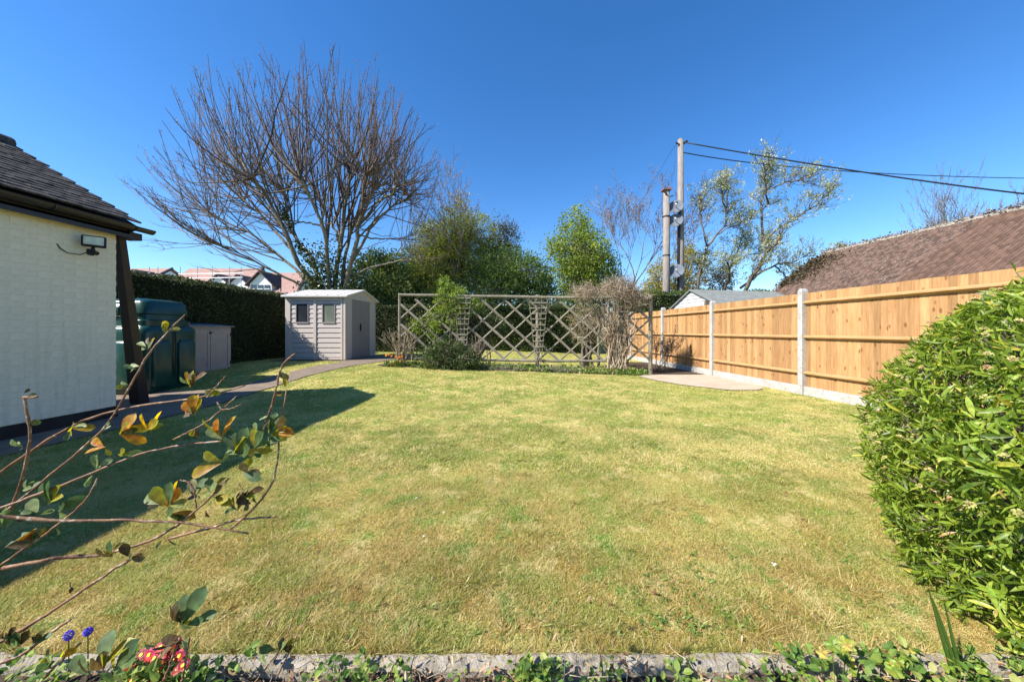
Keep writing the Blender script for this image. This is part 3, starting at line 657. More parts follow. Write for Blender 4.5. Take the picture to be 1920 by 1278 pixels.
# ------------------------------------------------------------------ close-board fence (right)
fence = thing('garden_fence', (fx(6.72),6.72,0), 'new orange close-board timber fence with concrete posts along the right side', 'fence')
fdir = Vector((FS, 1, 0)).normalized(); fnrm = Vector((-1, FS, 0)).normalized()   # towards the garden
fang = math.atan2(fdir.y, fdir.x) - math.pi/2
PY = [3.74, 6.72, 9.45, 12.17, 14.9, 17.6]
k = MB(); h = .912
k.add([(-.004,-.0625,-h),(.010,-.0625,-h),(.004,.0625,-h),(-.004,.0625,-h),(-.004,-.0625,h),(.010,-.0625,h),(.004,.0625,h),(-.004,.0625,h)],
  [(0,3,2,1),(4,5,6,7),(0,1,5,4),(1,2,6,5),(2,3,7,6),(3,0,4,7)]); bm_ = k.mesh('board', M['board'])
pk = MB(); w = .05
pk.add([(-.07,-w,-.3),(.07,-w,-.3),(.07,w,-.3),(-.07,w,-.3),(-.07,-w,2.03),(.07,-w,2.03),(.07,w,2.03),(-.07,w,2.03),(-.045,-w+.02,2.08),(.045,-w+.02,2.08),(.045,w-.02,2.08),(-.045,w-.02,2.08)],
  [(0,3,2,1),(0,1,5,4),(1,2,6,5),(2,3,7,6),(3,0,4,7),(4,5,9,8),(5,6,10,9),(6,7,11,10),(7,4,8,11),(8,9,10,11)]); pm = pk.mesh('concrete_post', M['conc'])
for i, y in enumerate(PY):
    o = link('concrete_post', pm, fence, (fx(y), y, 0)); o.rotation_euler = (0,0,fang+math.pi*0); bv(o, .006)
for i in range(len(PY)-1):
    y0, y1 = PY[i]+.06, PY[i+1]-.06; L = (y1-y0); nbd = int(round(L/.1)); st_ = L/nbd
    for j in range(nbd):
        y = y0 + st_*(j+.5); o = link('board', bm_, fence, (fx(y)+.030+random.uniform(-.001,.001), y, 1.075+random.uniform(-.004,.004)))
        o.rotation_euler = (0, random.uniform(-.002,.002), fang + math.pi + random.uniform(-.01,.02))
    for zz in (1.80, 1.13, .43):
        a = Vector((fx(y0-.03), y0-.03, zz)); b_ = Vector((fx(y1+.03), y1+.03, zz)); o1 = fnrm*.008
        k = MB(); vs = []
        for e in (a, b_):
            for (q, z) in ((0,-.042),(.055,-.012),(.055,.008),(0,.036)): vs.append(e + fnrm*(q-.012) + Vector((0,0,z)))
        k.add(vs, [(3,2,1,0),(4,5,6,7),(0,1,5,4),(1,2,6,5),(2,3,7,6),(3,0,4,7)]); k.build('arris_rail', M['rail'], fence)
    k = MB(); a = Vector((fx(y0-.03), y0-.03, .0)); b_ = Vector((fx(y1+.03), y1+.03, .0)); k.bar(a+Vector((0,0,.03)), b_+Vector((0,0,.03)), .05, .27); k.build('gravel_board', M['conc'], fence, bevel=.006)

# ------------------------------------------------------------------ utility poles, cables, dishes
PYY = 17.0
pA = W(1276, 262, PYY); pB = W(1249.5, 358, PYY-.3)
tp = thing('utility_pole', (pA[0], PYY, 0), 'tall weathered wooden utility pole carrying the two black cables', 'pole')
k = MB(); k.tube([(pA[0]+.02,PYY,-.2),(pA[0]+.01,PYY,5),(pA[0],PYY,pA[2])], [.19,.165,.135], 12); k.build('shaft', M['polewood'], tp, smooth=True)
k = MB(); k.tube([(pA[0],PYY,pA[2]-.02),(pA[0],PYY,pA[2]+.06)], [.14,.05], 12); k.build('pole_cap', M['polewood'], tp)
k = MB(); k.bar((pA[0]+.1,PYY-.1,pA[2]-.25),(pA[0]+.3,PYY-.1,pA[2]-.12),.06,.1); k.bar((pA[0]-.1,PYY-.1,pA[2]-.3),(pA[0]-.28,PYY-.1,pA[2]-.2),.05,.06); k.build('cable_bracket', M['black'], tp)
k = MB(); k.tube([(pA[0]-.17,PYY-.1,0),(pA[0]-.16,PYY-.1,4.0),(pA[0]-.1,PYY-.13,7.2)], .055, 8); k.build('cable_duct', M['black'], tp)
sp = thing('utility_pole', (pB[0], PYY-.3, 0), 'shorter weathered wooden pole with a rusty flat cap', 'pole')
k = MB(); k.tube([(pB[0]-.03,PYY-.3,-.2),(pB[0],PYY-.3,4),(pB[0],PYY-.3,pB[2])], [.20,.175,.15], 12); k.build('shaft', M['polewood'], sp, smooth=True)
rust = nmat('rusty_cap', (.16,.07,.05), (.24,.12,.09), 8, .8)
k = MB(); k.box((pB[0]-.21,PYY-.5,pB[2]),(pB[0]+.19,PYY-.1,pB[2]+.07)); k.build('pole_cap', rust, sp)
k = MB(); k.bar((pB[0]-.05,PYY-.48,pB[2]-.2),(pB[0]-.2,PYY-.48,pB[2]-.12),.05,.05); k.build('pole_bracket', M['black'], sp); k = MB(); k.bar((pB[0]+.1,PYY-.48,pB[2]-.35),(pB[0]+.26,PYY-.48,pB[2]-.3),.04,.04); k.build('pole_bracket', M['black'], sp)
for zz in (4.9,6.8):
    k = MB(); k.tube([(pB[0],PYY-.3,zz),(pB[0],PYY-.3,zz+.05)], .185, 12); k.build('band', M['black'], sp)
dk = MB(); vs = [(0,0,.0)]; nr, ns = 4, 22
for r in range(1, nr+1):
    for q in range(ns): a_ = 2*math.pi*q/ns; rr = .35*r/nr; vs.append((rr*math.cos(a_), rr*math.sin(a_), .5*rr*rr*1.6))
fs = [(0, 1+q, 1+(q+1)%ns) for q in range(ns)] + [(1+(r-1)*ns+q, 1+r*ns+q, 1+r*ns+(q+1)%ns, 1+(r-1)*ns+(q+1)%ns) for r in range(1, nr) for q in range(ns)]
dk.add(vs, fs); dme = dk.mesh('dish', M['dish'], smooth=True)
for (px, py, lab, tilt) in ((1268,389,'highest of three round grey dishes on the tall pole',.35),(1267,415,'middle of three round grey dishes on the tall pole',.45),(1269,509,'lowest round grey dish on the tall pole, just above the hedge',.2)):
    p = W(px, py, PYY-.35); t_ = thing('dish', tuple(p), lab, 'dish', 'round dishes on the utility pole')
    o = link('reflector', dme, t_, tuple(p)); o.rotation_euler = (math.radians(72), tilt*.4, math.radians(-28)); m_ = o.modifiers.new('s','SOLIDIFY'); m_.thickness = .015
    k = MB(); k.bar(p, (pA[0], PYY-.1, p[2]+.05), .05, .05); k.build('mounting_arm', M['galv'], t_)
    k = MB(); k.bar(p, p+np.array([-.16,-.34,.03]), .025, .025); k.tube([p+np.array([-.14,-.32,.03]), p+np.array([-.19,-.40,.03])], .04, 8); k.build('feed_arm', M['galv'], t_)
def cable(pts, r, lab, seg=24):
    p = [Vector(q) for q in pts]; out = []
    for i in range(seg+1):
        t_ = i/seg; out.append(p[0]*(1-t_)**2 + p[1]*2*t_*(1-t_) + p[2]*t_*t_)
    k = MB(); k.tube(out, r, 6); o = k.build('overhead_cable', M['cable'], None, smooth=True); return tag(o, lab, 'cable', 'overhead cables')
def cab(p0, pm_, p1):  # through mid point
    p0, pm_, p1 = map(np.array, (p0, pm_, p1)); return [tuple(p0), tuple(2*pm_-.5*p0-.5*p1), tuple(p1)]
cable(cab(W(1283,267,16.9), W(1620,323,14), W(1980,370,11.5)), .028, 'thick black overhead cable falling steadily to the right from the pole top')
cable(cab(W(1281,286,16.9), W(1600,322,20), W(1980,335,24)), .024, 'thinner overhead cable starting lower on the pole and crossing the thick one')
o = cable(cab(W(1271,268,16.9), W(1240,315,20), W(1180,420,26)), .008, 'hair-thin pale wire falling left from the tall pole')

# ------------------------------------------------------------------ neighbour shed
ns_ = thing('neighbour_shed', tuple(W(1300,620,12.6)*np.array([1,1,0])), 'neighbour shed with white boarded gable and grey felt roof beyond the fence', 'shed')
ga = W(1297, 545, 13.3); gl = W(1263, 577, 14.6); gr_ = W(1343, 568, 12.0); gr_[2] = gl[2]
dv = np.array([3.75, .70, 0.])
def V3(a): return tuple(a)
k = MB(); fl0 = gl.copy(); fl0[2] = 0; fr0 = gr_.copy(); fr0[2] = 0
k.add([V3(fl0),V3(fr0),V3(gr_),V3(ga-np.array([0,0,.03])),V3(gl)], [(0,1,2,3,4)])
k.add([V3(fl0),V3(fl0+dv),V3(gl+dv),V3(gl)], [(0,1,2,3)]); k.add([V3(fr0),V3(fr0+dv),V3(gr_+dv),V3(gr_)], [(3,2,1,0)]); k.build('wall', M['whiteboard'], ns_)
out = np.array([-.035, -.01, 0.])
for q in range(9):
    z0 = gl[2]-.62 + q*.125; z1 = z0+.12
    def xa(z):
        if z <= gl[2]: return gl.copy()*np.array([1,1,0])+np.array([0,0,z]), gr_*np.array([1,1,0])+np.array([0,0,z])
        t_ = (z-gl[2])/(ga[2]-gl[2]); 
        return gl+(ga-gl)*t_, gr_+(ga-gr_)*t_
    if z1 > ga[2]-.03: break
    a0_, b0_ = xa(z0); a1_, b1_ = xa(z1); k = MB()
    k.add([V3(a0_+out),V3(b0_+out),V3(b1_+out*.4),V3(a1_+out*.4),V3(a0_),V3(b0_),V3(b1_),V3(a1_)], [(0,1,2,3),(0,4,5,1),(0,3,7,4),(1,5,6,2),(3,2,6,7)]); k.build('wall_board', M['whiteboard'], ns_)
k = MB(); o1 = np.array([-.10,-.02,0]); e1 = np.array([-.03,.16,-.07]); up_ = np.array([0,0,.05]); e2 = np.array([.03,-.18,-.08])
for (lo_, ex) in ((gl, e1), (gr_, e2)):
    A_ = ga+o1; B_ = lo_+o1+ex; Cc = lo_+dv+ex; D_ = ga+dv
    k.add([V3(A_),V3(B_),V3(Cc),V3(D_),V3(A_+up_),V3(B_+up_),V3(Cc+up_),V3(D_+up_)], [(0,1,2,3),(7,6,5,4),(0,4,5,1),(1,5,6,2),(2,6,7,3)])
k.build('roof', M['felt'], ns_)
k = MB(); q = W(1329,567,12.2); k.box((q[0]-.12,q[1]-.05,q[2]-.3), (q[0]+.1,q[1]+.08,q[2]+.07)); k.build('birdbox', M['bark2'], ns_)

# ------------------------------------------------------------------ barn with brown tiled roof (right)
# ridge parallel to the fence
def br(y, side=0): return FS*(y-14.6)
BR0 = np.array([(1548-CX)*14.6/F, 14.6, CH+(CY-474)*14.6/F]); BE0 = np.array([(1447-CX)*14.6/F, 14.6, CH+(CY-549)*14.6/F])
sl_ = (BR0-BE0); 
BE0 = BE0 - sl_*.25
bd = np.array([-FS, -1., 0.]); bd = bd/np.linalg.norm(bd)     # towards camera
# choose ridge direction to pass photo point (1920,392)
yy = 9.2; end = np.array([(1920-CX)*yy/F, yy, CH+(CY-391)*yy/F])
for yy in np.arange(7, 13, .02):
    e_ = np.array([(1920-CX)*yy/F, yy, CH+(CY-391)*yy/F])
    if abs(e_[2]-BR0[2]) < abs(end[2]-BR0[2]): end = e_
bd = end-BR0; bd[2] = 0; bl = np.linalg.norm(bd); bd = bd/bl
barn = thing('tiled_barn', (BE0[0], BE0[1], 0), 'long low building with mossy brown tiled roof behind the fence', 'building')
LN = bl + 5
k = MB(); k.add([V3(BR0),V3(BE0),V3(BE0+bd*LN),V3(BR0+bd*LN)], [(3,2,1,0)])
hz = (BR0-BE0)*np.array([1,1,0]); far = BE0+2*hz
k.add([V3(BR0),V3(far),V3(far+bd*LN),V3(BR0+bd*LN)], [(0,1,2,3)]); rfo = k.build('roof', M['browntile'], barn)
k = MB(); b0 = BE0*np.array([1,1,0])+hz*.12; b1 = far*np.array([1,1,0])-hz*.12; top = BR0-np.array([0,0,.15])
zt_ = BE0[2]+.0
k.add([V3(b0),V3(b1),V3(b1+np.array([0,0,zt_])),V3(top),V3(b0+np.array([0,0,zt_]))], [(0,1,2,3,4)])
k.add([V3(b0),V3(b0+bd*LN),V3(b0+bd*LN+np.array([0,0,zt_])),V3(b0+np.array([0,0,zt_]))], [(0,1,2,3)]); k.build('wall', M['bark2'], barn)
# tiles
dn = -(BR0-BE0); SLn = np.linalg.norm(dn); dn = dn/SLn; nn = np.cross(bd, dn); nn = nn if nn[2] > 0 else -nn; nn = nn/np.linalg.norm(nn)
TWd, GA = .19, .105
Rm = Matrix((Vector(dn - nn*.07).normalized(), Vector(bd), Vector(nn))).transposed()
rx = Vector(dn - nn*.07).normalized(); ry = Vector(bd); rz = rx.cross(ry); 
if rz.z < 0: ry = -ry; rz = rx.cross(ry)
Rt = Matrix((rx, ry, rz)).transposed().to_euler()
k = MB(); tw = TWd/2-.006
k.add([(-.20,-tw,-.010),(.02,-tw,-.010),(.02,0,-.003),(.02,tw,-.010),(-.20,tw,-.010),(-.20,-tw,.010),(.02,-tw,.014),(.02,0,.018),(.02,tw,.014),(-.20,tw,.010)],
   [(4,3,2,1,0),(5,6,7),(5,7,9),(7,8,9),(0,1,6,5),(1,2,7,6),(2,3,8,7),(3,4,9,8)])
btm = k.mesh('roof_tile', M['browntile'])
cand = []
NR = int(SLn/GA)
for r in range(1, NR+1):
    for c_ in range(int(LN/TWd)):
        u = (c_ + (.5 if r % 2 else 0))*TWd + TWd*.5; p = BR0 + dn*(r*GA) + bd*u + nn*.02
        px = CX+p[0]*F/p[1]; py = CY-(p[2]-CH)*F/p[1]
        vis = px < 1940 and p[1] > 1; ftop = CH*0+ CY-(2.0-CH)*F/ (FX1/((px-CX)/F - FS) if False else 1e9)
        # hidden behind fence?
        yf = (FX1 - FS*FZ1)/((px-CX)/F - FS) if (px-CX)/F > FS else 1e9
        vis = vis and py < CY-(1.99-CH)*F/yf + 6
        cand.append((p[1] if vis else 1e3+p[1], tuple(p), r, c_))
cand.sort(); 
base_v = [Vector(v.co) for v in btm.vertices]; bf = [tuple(p.vertices) for p in btm.polygons]; Rt3 = Rt.to_matrix(); trs = MB()
for i, (d_, p, r, c_) in enumerate(cand):
    j1, j2 = random.uniform(-.008,.008), random.uniform(-.02,.02)
    if i < 296:
        o = link('roof_tile', btm, rfo, (p[0],p[1],p[2]+j1)); o.rotation_euler = (Rt.x+j2, Rt.y, Rt.z+j2)
    else:
        P_ = Vector(p)+Vector((0,0,j1)); trs.add([P_ + Rt3 @ (Matrix.Rotation(j2,3,'X') @ v) for v in base_v], bf)
m, n, b = newmat('brown_tiles_far'); c = mixc(n, ramp(n, noise(n, coords(n), 5.5, 2, .4), .35, .65), (.060,.034,.023), (.140,.084,.058))
c = mixc(n, ramp(n, noise(n, coords(n), 17, 3), .6, .68), c, (.26,.22,.18)); lk(n, c, b.inputs['Base Color']); b.inputs['Roughness'].default_value = .9; M['browntile2'] = m
o = trs.build('roof_tiles', M['browntile2'], rfo); o['kind'] = 'stuff'
k = MB(); u = 0
while u < LN:
    p = BR0 + bd*u; q = BR0 + bd*(u+.42); k.tube([V3(p-np.array([0,0,.03])), V3(q-np.array([0,0,.03]))], [.12,.105], 9); u += .43
k.build('ridge_tile', M['moss'], barn)
rg2 = np.random.default_rng(5); n_ = 2600; u = rg2.uniform(0, LN, n_); P = BR0 + bd*u[:,None] + rg2.normal(size=(n_,3))*np.array([.09,.05,.045]) + np.array([0,0,.07])
P2 = BR0 + dn*(rg2.uniform(0, SLn*.8, 500)**1)[:,None] + rg2.normal(size=(500,3))*.06 + nn*.03
V_, F_, r_ = leafcloud(np.concatenate([P, P2]), .06, .8, rg2); pp = Parts(); pp.add(V_, F_, r_)
mossm = leafmat('roof_moss', [(0,(.10,.08,.06)),(.6,(.22,.19,.15)),(1,(.36,.32,.28))], .95, 0)
o = pp.build('moss', mossm, barn); o['kind'] = 'stuff'
rg2 = np.random.default_rng(6)
# overgrown ivy on the far verge
nI = 2600; tI = rg2.random(nI); P = BE0 + (BR0-BE0)*(.3+.55*tI)[:,None] + bd*np.abs(rg2.normal(size=nI))[:,None]*.55 + rg2.normal(size=(nI,3))*.07 + nn*.07
V_, F_, r_ = leafcloud(P, .085, .6, rg2); pp = Parts(); pp.add(V_, F_, r_); o = pp.build('ivy', leafmat('dead_ivy', [(0,(.03,.022,.012)),(.7,(.075,.055,.03)),(1,(.16,.14,.07))], .9, .1), None)
tag(o, 'dark straggly ivy over the far end of the brown tiled roof', 'ivy')

# ------------------------------------------------------------------ far houses over the left hedge
def farhouse(lab, ridge, eave_dy, x0, x1, Y, zr, ze, dormers=(), gable_r=False):
    h_ = thing('house', ((x0+x1)/2, Y, 0), lab, 'house')
    k = MB(); k.add([(x0,Y,ze),(x1,Y,ze),(x1-ridge,Y+3.5,zr),(x0,Y+3.5,zr),(x1,Y+7,ze),(x0,Y+7,ze)], [(0,1,2,3),(3,2,4,5)]); rf_ = k.build('roof', M['pinktile'], h_)
    k = MB(); k.box((x0+.2,Y+.4,0), (x1-.2,Y+6.6,ze)); k.add([(x1-.25,Y+.4,ze),(x1-.25,Y+6.6,ze),(x1-.25-ridge*.9,Y+3.5,zr-.3)], [(0,1,2)]); k.build('wall', M['white'], h_)
    k = MB(); k.bar((x1+.05,Y-.05,ze), (x1-ridge+.05,Y+3.5,zr), .15, .25); k.build('bargeboard', M['farwood'], h_)
    for (dx, dw, dz, dh, win) in dormers:
        yd = Y+.35; zt_ = dz+dh; k = MB()
        k.add([(dx-dw/2,yd,dz-1.6),(dx+dw/2,yd,dz-1.6),(dx+dw/2,yd,dz),(dx,yd,zt_),(dx-dw/2,yd,dz),(dx+dw/2,yd+2.2,dz),(dx+dw/2,yd+2.2,dz-1.6)], [(0,1,2,3,4),(1,6,5,2)]); dd = k.build('dormer', M['white'], h_)
        k = MB(); e = .3; sl2 = dh/(dw/2)
        for s in (-1, 1):
            a0 = (dx, yd-.25, zt_+.08); a1 = (dx+s*(dw/2+e), yd-.25, zt_+.08-sl2*(dw/2+e)); a2 = (a1[0], yd+3.2, a1[2]); a3 = (dx, yd+3.2, zt_+.08)
            up = .12; k.add([a0,a1,a2,a3]+[(q[0],q[1],q[2]+up) for q in (a0,a1,a2,a3)], [(0,1,2,3),(7,6,5,4),(0,4,5,1),(1,5,6,2)])
        k.build('dormer_roof', M['farwood'], dd)
        for q in range(win):
            wx = dx + (q-(win-1)/2)*.62; k = MB(); k.box((wx-.25,yd-.04,dz-.95), (wx+.25,yd+.01,dz-.1)); wi = k.build('window', M['glass'], dd)
            k = MB(); k.box((wx-.25,yd-.07,dz-.5), (wx+.25,yd-.042,dz-.44)); k.build('glazing_bar', M['white'], wi)
    return h_
def fxp(px, Y): return (px-CX)*Y/F
def fzp(py, Y): return CH+(CY-py)*Y/F
farhouse('far house with long pink tiled roof and two small white gabled dormers', 0.3, 0, fxp(290,34), fxp(448,34), 34, fzp(503,37.5), fzp(545,34), ((fxp(404,34),1.9,fzp(531,34),.8,0),(fxp(441,34),1.9,fzp(532,34),.8,0)))
farhouse('far house with pink tiled roof and one big white windowed dormer', 1.4, 0, fxp(449,31), fxp(556,31), 31, fzp(511,34.5), fzp(551,31), ((fxp(483,31),2.0,fzp(531,31),1.0,3),))
farhouse('far house with dark edged pink roof, left of the other far houses', .4, 0, fxp(180,38), fxp(268,38), 38, fzp(503,41.5), fzp(530,38), ((fxp(246,38),2.4,fzp(524,38),1.0,0),))
sc = thing('scaffolding', (fxp(380,33), 33, 0), 'thin scaffolding poles in front of the long pink roof', 'scaffolding')
for px in (280,296,338,370,398,430,452):
    k = MB(); k.tube([(fxp(px,33),33,2), (fxp(px,33),33,fzp(500,33))], .035, 5); k.build('pole', M['galv'], sc)
for py in (520, 512):
    k = MB(); k.tube([(fxp(335,33),33,fzp(py+2,33)), (fxp(455,33),33,fzp(py,33))], .03, 5); k.build('rail', M['galv'], sc)

# ------------------------------------------------------------------ hedges
def hedge(name, lab, x0, x1, y0, y1, ztop, mat, n, size, faces, wob=.12, seed=1, slope=0):
    rng = np.random.default_rng(seed); pp = Parts(); area = []
    Lx, Ly, Lz = x1-x0, y1-y0, ztop
    fa = {'+x': Ly*Lz, '-x': Ly*Lz, '-y': Lx*Lz, '+z': Lx*Ly*1.3}; tot = sum(fa[f] for f in faces)
    for f in faces:
        m_ = int(n*fa[f]/tot); a = rng.random(m_); b_ = rng.random(m_)
        dep = np.abs(rng.normal(size=m_))*wob*.6
        if f == '+x': P = np.stack([x1-dep, y0+a*Ly, b_*Lz], 1); N = np.array([1,0,0])
        if f == '-x': P = np.stack([x0+dep, y0+a*Ly, b_*Lz], 1); N = np.array([-1,0,0])
        if f == '-y': P = np.stack([x0+a*Lx, y0+dep, b_*Lz], 1); N = np.array([0,-1,0])
        if f == '+z': P = np.stack([x0+a*Lx, y0+b_*Ly, Lz-dep*.7+0*a], 1); N = np.array([0,0,1])
        w1 = (np.sin(P[:,0]*2.3+P[:,1]*1.7)+np.sin(P[:,1]*4.1+P[:,2]*3.3+1)+np.sin(P[:,0]*5.2+P[:,2]*4.4+2))*wob*.22
        P = P + N*w1[:,None]; P[:,2] = np.maximum(P[:,2], .02)
        # round top edges
        P[:,2] += slope*(P[:,1]-y0)
        V_, F_, r_ = leafcloud(P, size, .6, rng, Tb=N + np.array([0,0,.5]), tb=.7); pp.add(V_, F_, r_*.0 + np.repeat(np.clip(rng.random(m_)*.8 + .25*(w1>0), 0, 1), 4), 0)
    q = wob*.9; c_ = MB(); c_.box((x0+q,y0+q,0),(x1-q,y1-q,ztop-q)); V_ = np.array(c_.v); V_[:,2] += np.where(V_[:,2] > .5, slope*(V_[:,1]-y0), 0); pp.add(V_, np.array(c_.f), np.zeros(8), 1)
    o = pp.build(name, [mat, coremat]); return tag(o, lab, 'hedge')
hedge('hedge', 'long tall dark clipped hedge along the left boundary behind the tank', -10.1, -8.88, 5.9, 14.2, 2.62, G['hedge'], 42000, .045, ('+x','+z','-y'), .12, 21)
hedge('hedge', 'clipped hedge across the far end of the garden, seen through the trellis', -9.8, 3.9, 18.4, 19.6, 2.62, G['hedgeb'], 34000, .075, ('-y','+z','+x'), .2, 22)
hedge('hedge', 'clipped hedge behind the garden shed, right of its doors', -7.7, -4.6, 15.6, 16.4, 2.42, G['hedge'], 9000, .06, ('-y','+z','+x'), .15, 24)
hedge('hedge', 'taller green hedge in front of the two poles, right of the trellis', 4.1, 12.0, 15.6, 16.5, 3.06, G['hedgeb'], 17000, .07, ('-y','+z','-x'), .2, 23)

# ------------------------------------------------------------------ trees
TMIN = [.006]
def growtree(tw, rng, p, d, L, r, lvl, maxl, kids, up=.25, spread=.6, lenf=.68, wob=.12, tips=None):
    K = 6; pts = [p]; q = p.copy(); dd = d.copy(); rr = [r]
    for i in range(K-1):
        dd = nrm(dd + rng.normal(size=3)*wob + np.array([0,0,up*.25])); q = q + dd*L/(K-1); pts.append(q); rr.append(r*(1-.55*(i+1)/(K-1)) if lvl < maxl else r*(1-.7*(i+1)/(K-1)))
    tw[min(lvl, len(tw)-1)].add(pts, rr)
    if tips is not None and lvl >= maxl-1:
        for q_ in pts[2:]: tips.append(q_)
    if lvl >= maxl: return
    nk = kids[lvl] if isinstance(kids, (list, tuple)) else kids
    for c_ in range(nk):
        f = rng.uniform(.35, 1.0) if c_ else 1.; i = min(K-1, f*(K-1)); i0 = int(i); i1 = min(i0+1, K-1); b_ = pts[i0] + (pts[i1]-pts[i0])*(i-i0)
        nd = nrm(dd + rdir(1, rng)[0]*spread*(1.0 if c_ else .4) + np.array([0,0,up]))
        growtree(tw, rng, b_, nd, L*lenf*rng.uniform(.75,1.2), max(rr[i0]*.70, TMIN[0]), lvl+1, maxl, kids, up, spread, lenf, wob, tips)

def baretree(name, lab, base, H, seed, maxl=5, kids=(4,4,4,3,3), r=.12, up=.3, spread=.6, mat=None, tmat=None, leafn=0, leafsz=.06, leafm=None, lean=(0,0,1), lenf=.68, L0=.38, wob=.1, cat='tree', stems=1):
    rng = np.random.default_rng(seed); t_ = thing(name, tuple(base), lab, cat)
    tw = [Twigs() for _ in range(3)]; tips = []; TMIN[0] = .012
    for s in range(stems):
        d = nrm(np.array(lean, float) + rng.normal(size=3)*(.0 if stems == 1 else .25)*np.array([1,1,.1]))
        growtree(tw, rng, np.array(base, float), d, H*L0, r, 0, maxl, kids, up, spread, lenf, wob, tips)
    trunk = Twigs(); trunk.P = tw[0].P+tw[1].P; trunk.R = tw[0].R+tw[1].R
    trunk.build('trunk', tmat or M['bark'], t_, 7)
    ex = None
    if leafn:
        T_ = np.array(tips); idx = rng.integers(0, len(T_), leafn); P = T_[idx] + rng.normal(size=(leafn,3))*leafsz*.9
        V_, F_, r_ = leafcloud(P, leafsz, .6, rng); ex = (V_, F_, r_, leafm)
    tw[2].build('crown', mat or twig_grey, t_, 3, rng, ex); TMIN[0] = .006; return t_

def blobcloud(rng, ell, nclump, per, cr, shell=.55):
    """ell: list of (cx,cy,cz,rx,ry,rz)"""
    ell = np.array(ell, float); vol = ell[:,3]*ell[:,5]; pr = vol/vol.sum()
    idx = rng.choice(len(ell), nclump, p=pr); d = rdir(nclump, rng); rad = rng.uniform(shell, 1.0, nclump)**.7
    Cn = ell[idx,:3] + d*rad[:,None]*ell[idx,3:6]
    cs = cr*rng.uniform(.5, 1.4, nclump); out = np.repeat(Cn, per, 0) + rng.normal(size=(nclump*per,3))*np.repeat(cs, per)[:,None]*np.array([1,1,.7])
    tone = np.repeat(rng.normal(size=nclump)*.16, per); return out, tone, np.repeat(d, per, 0)

def leaftree(name, lab, ell, nclump, per, cr, size, mat, seed, trunk=None, asp=.6, twigs=True, cat='tree', base=None, shell=.45, trunkmat=None, tb=.5, part='crown', droop=0):
    rng = np.random.default_rng(seed); e = np.array(ell, float)
    bs = base if base is not None else (e[:,0].mean(), e[:,1].mean(), 0.)
    bs = (float(bs[0]), float(bs[1]), float(gz(bs[0], bs[1]))); t_ = thing(name, bs, lab, cat)
    P, tone, D = blobcloud(rng, ell, nclump, per, cr, shell); P[:,2] = np.maximum(P[:,2], bs[2]+.02)
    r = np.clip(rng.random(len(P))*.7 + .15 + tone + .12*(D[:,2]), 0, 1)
    V_, F_, r_ = leafcloud(P, size, asp, rng, rnd=r, Tb=D+np.array([0,0,-droop]), tb=tb); pp = Parts(); pp.add(V_, F_, r_); pp.build(part, mat, t_)
    tw = Twigs(); top = e[:,2].max()
    for s in range(trunk or 1):
        a = np.array(bs) + rng.normal(size=3)*np.array([.12,.12,0])*(s > 0); a[2] = bs[2]-.05; tgt = e[rng.integers(len(e)),:3]
        tw.add([a, a*.5+tgt*.5+rng.normal(size=3)*.1*np.array([1,1,0]), tgt], [max(e[:,3])*.05+.02, max(e[:,3])*.012+.006])
    if twigs:
        sel = rng.integers(0, len(P), int(nclump*.6)); cen = e[:,:3].mean(0)
        for i in sel:
            a = cen + (P[i]-cen)*rng.uniform(.1,.5); tw.add([a, (a+P[i])/2+rng.normal(size=3)*.12*cr, P[i]], [.018*max(e[:,3])**.5, .004])
    tw.build('trunk', trunkmat or M['bark'], t_, 5, rng); return t_

def E(px0, px1, py0, py1, Y, dy=None):
    a = W(px0, py0, Y); b_ = W(px1, py1, Y); rx = abs(b_[0]-a[0])/2; rz = abs(a[2]-b_[2])/2
    return ((a[0]+b_[0])/2, Y, (a[2]+b_[2])/2, rx, dy or rx*.8, rz)

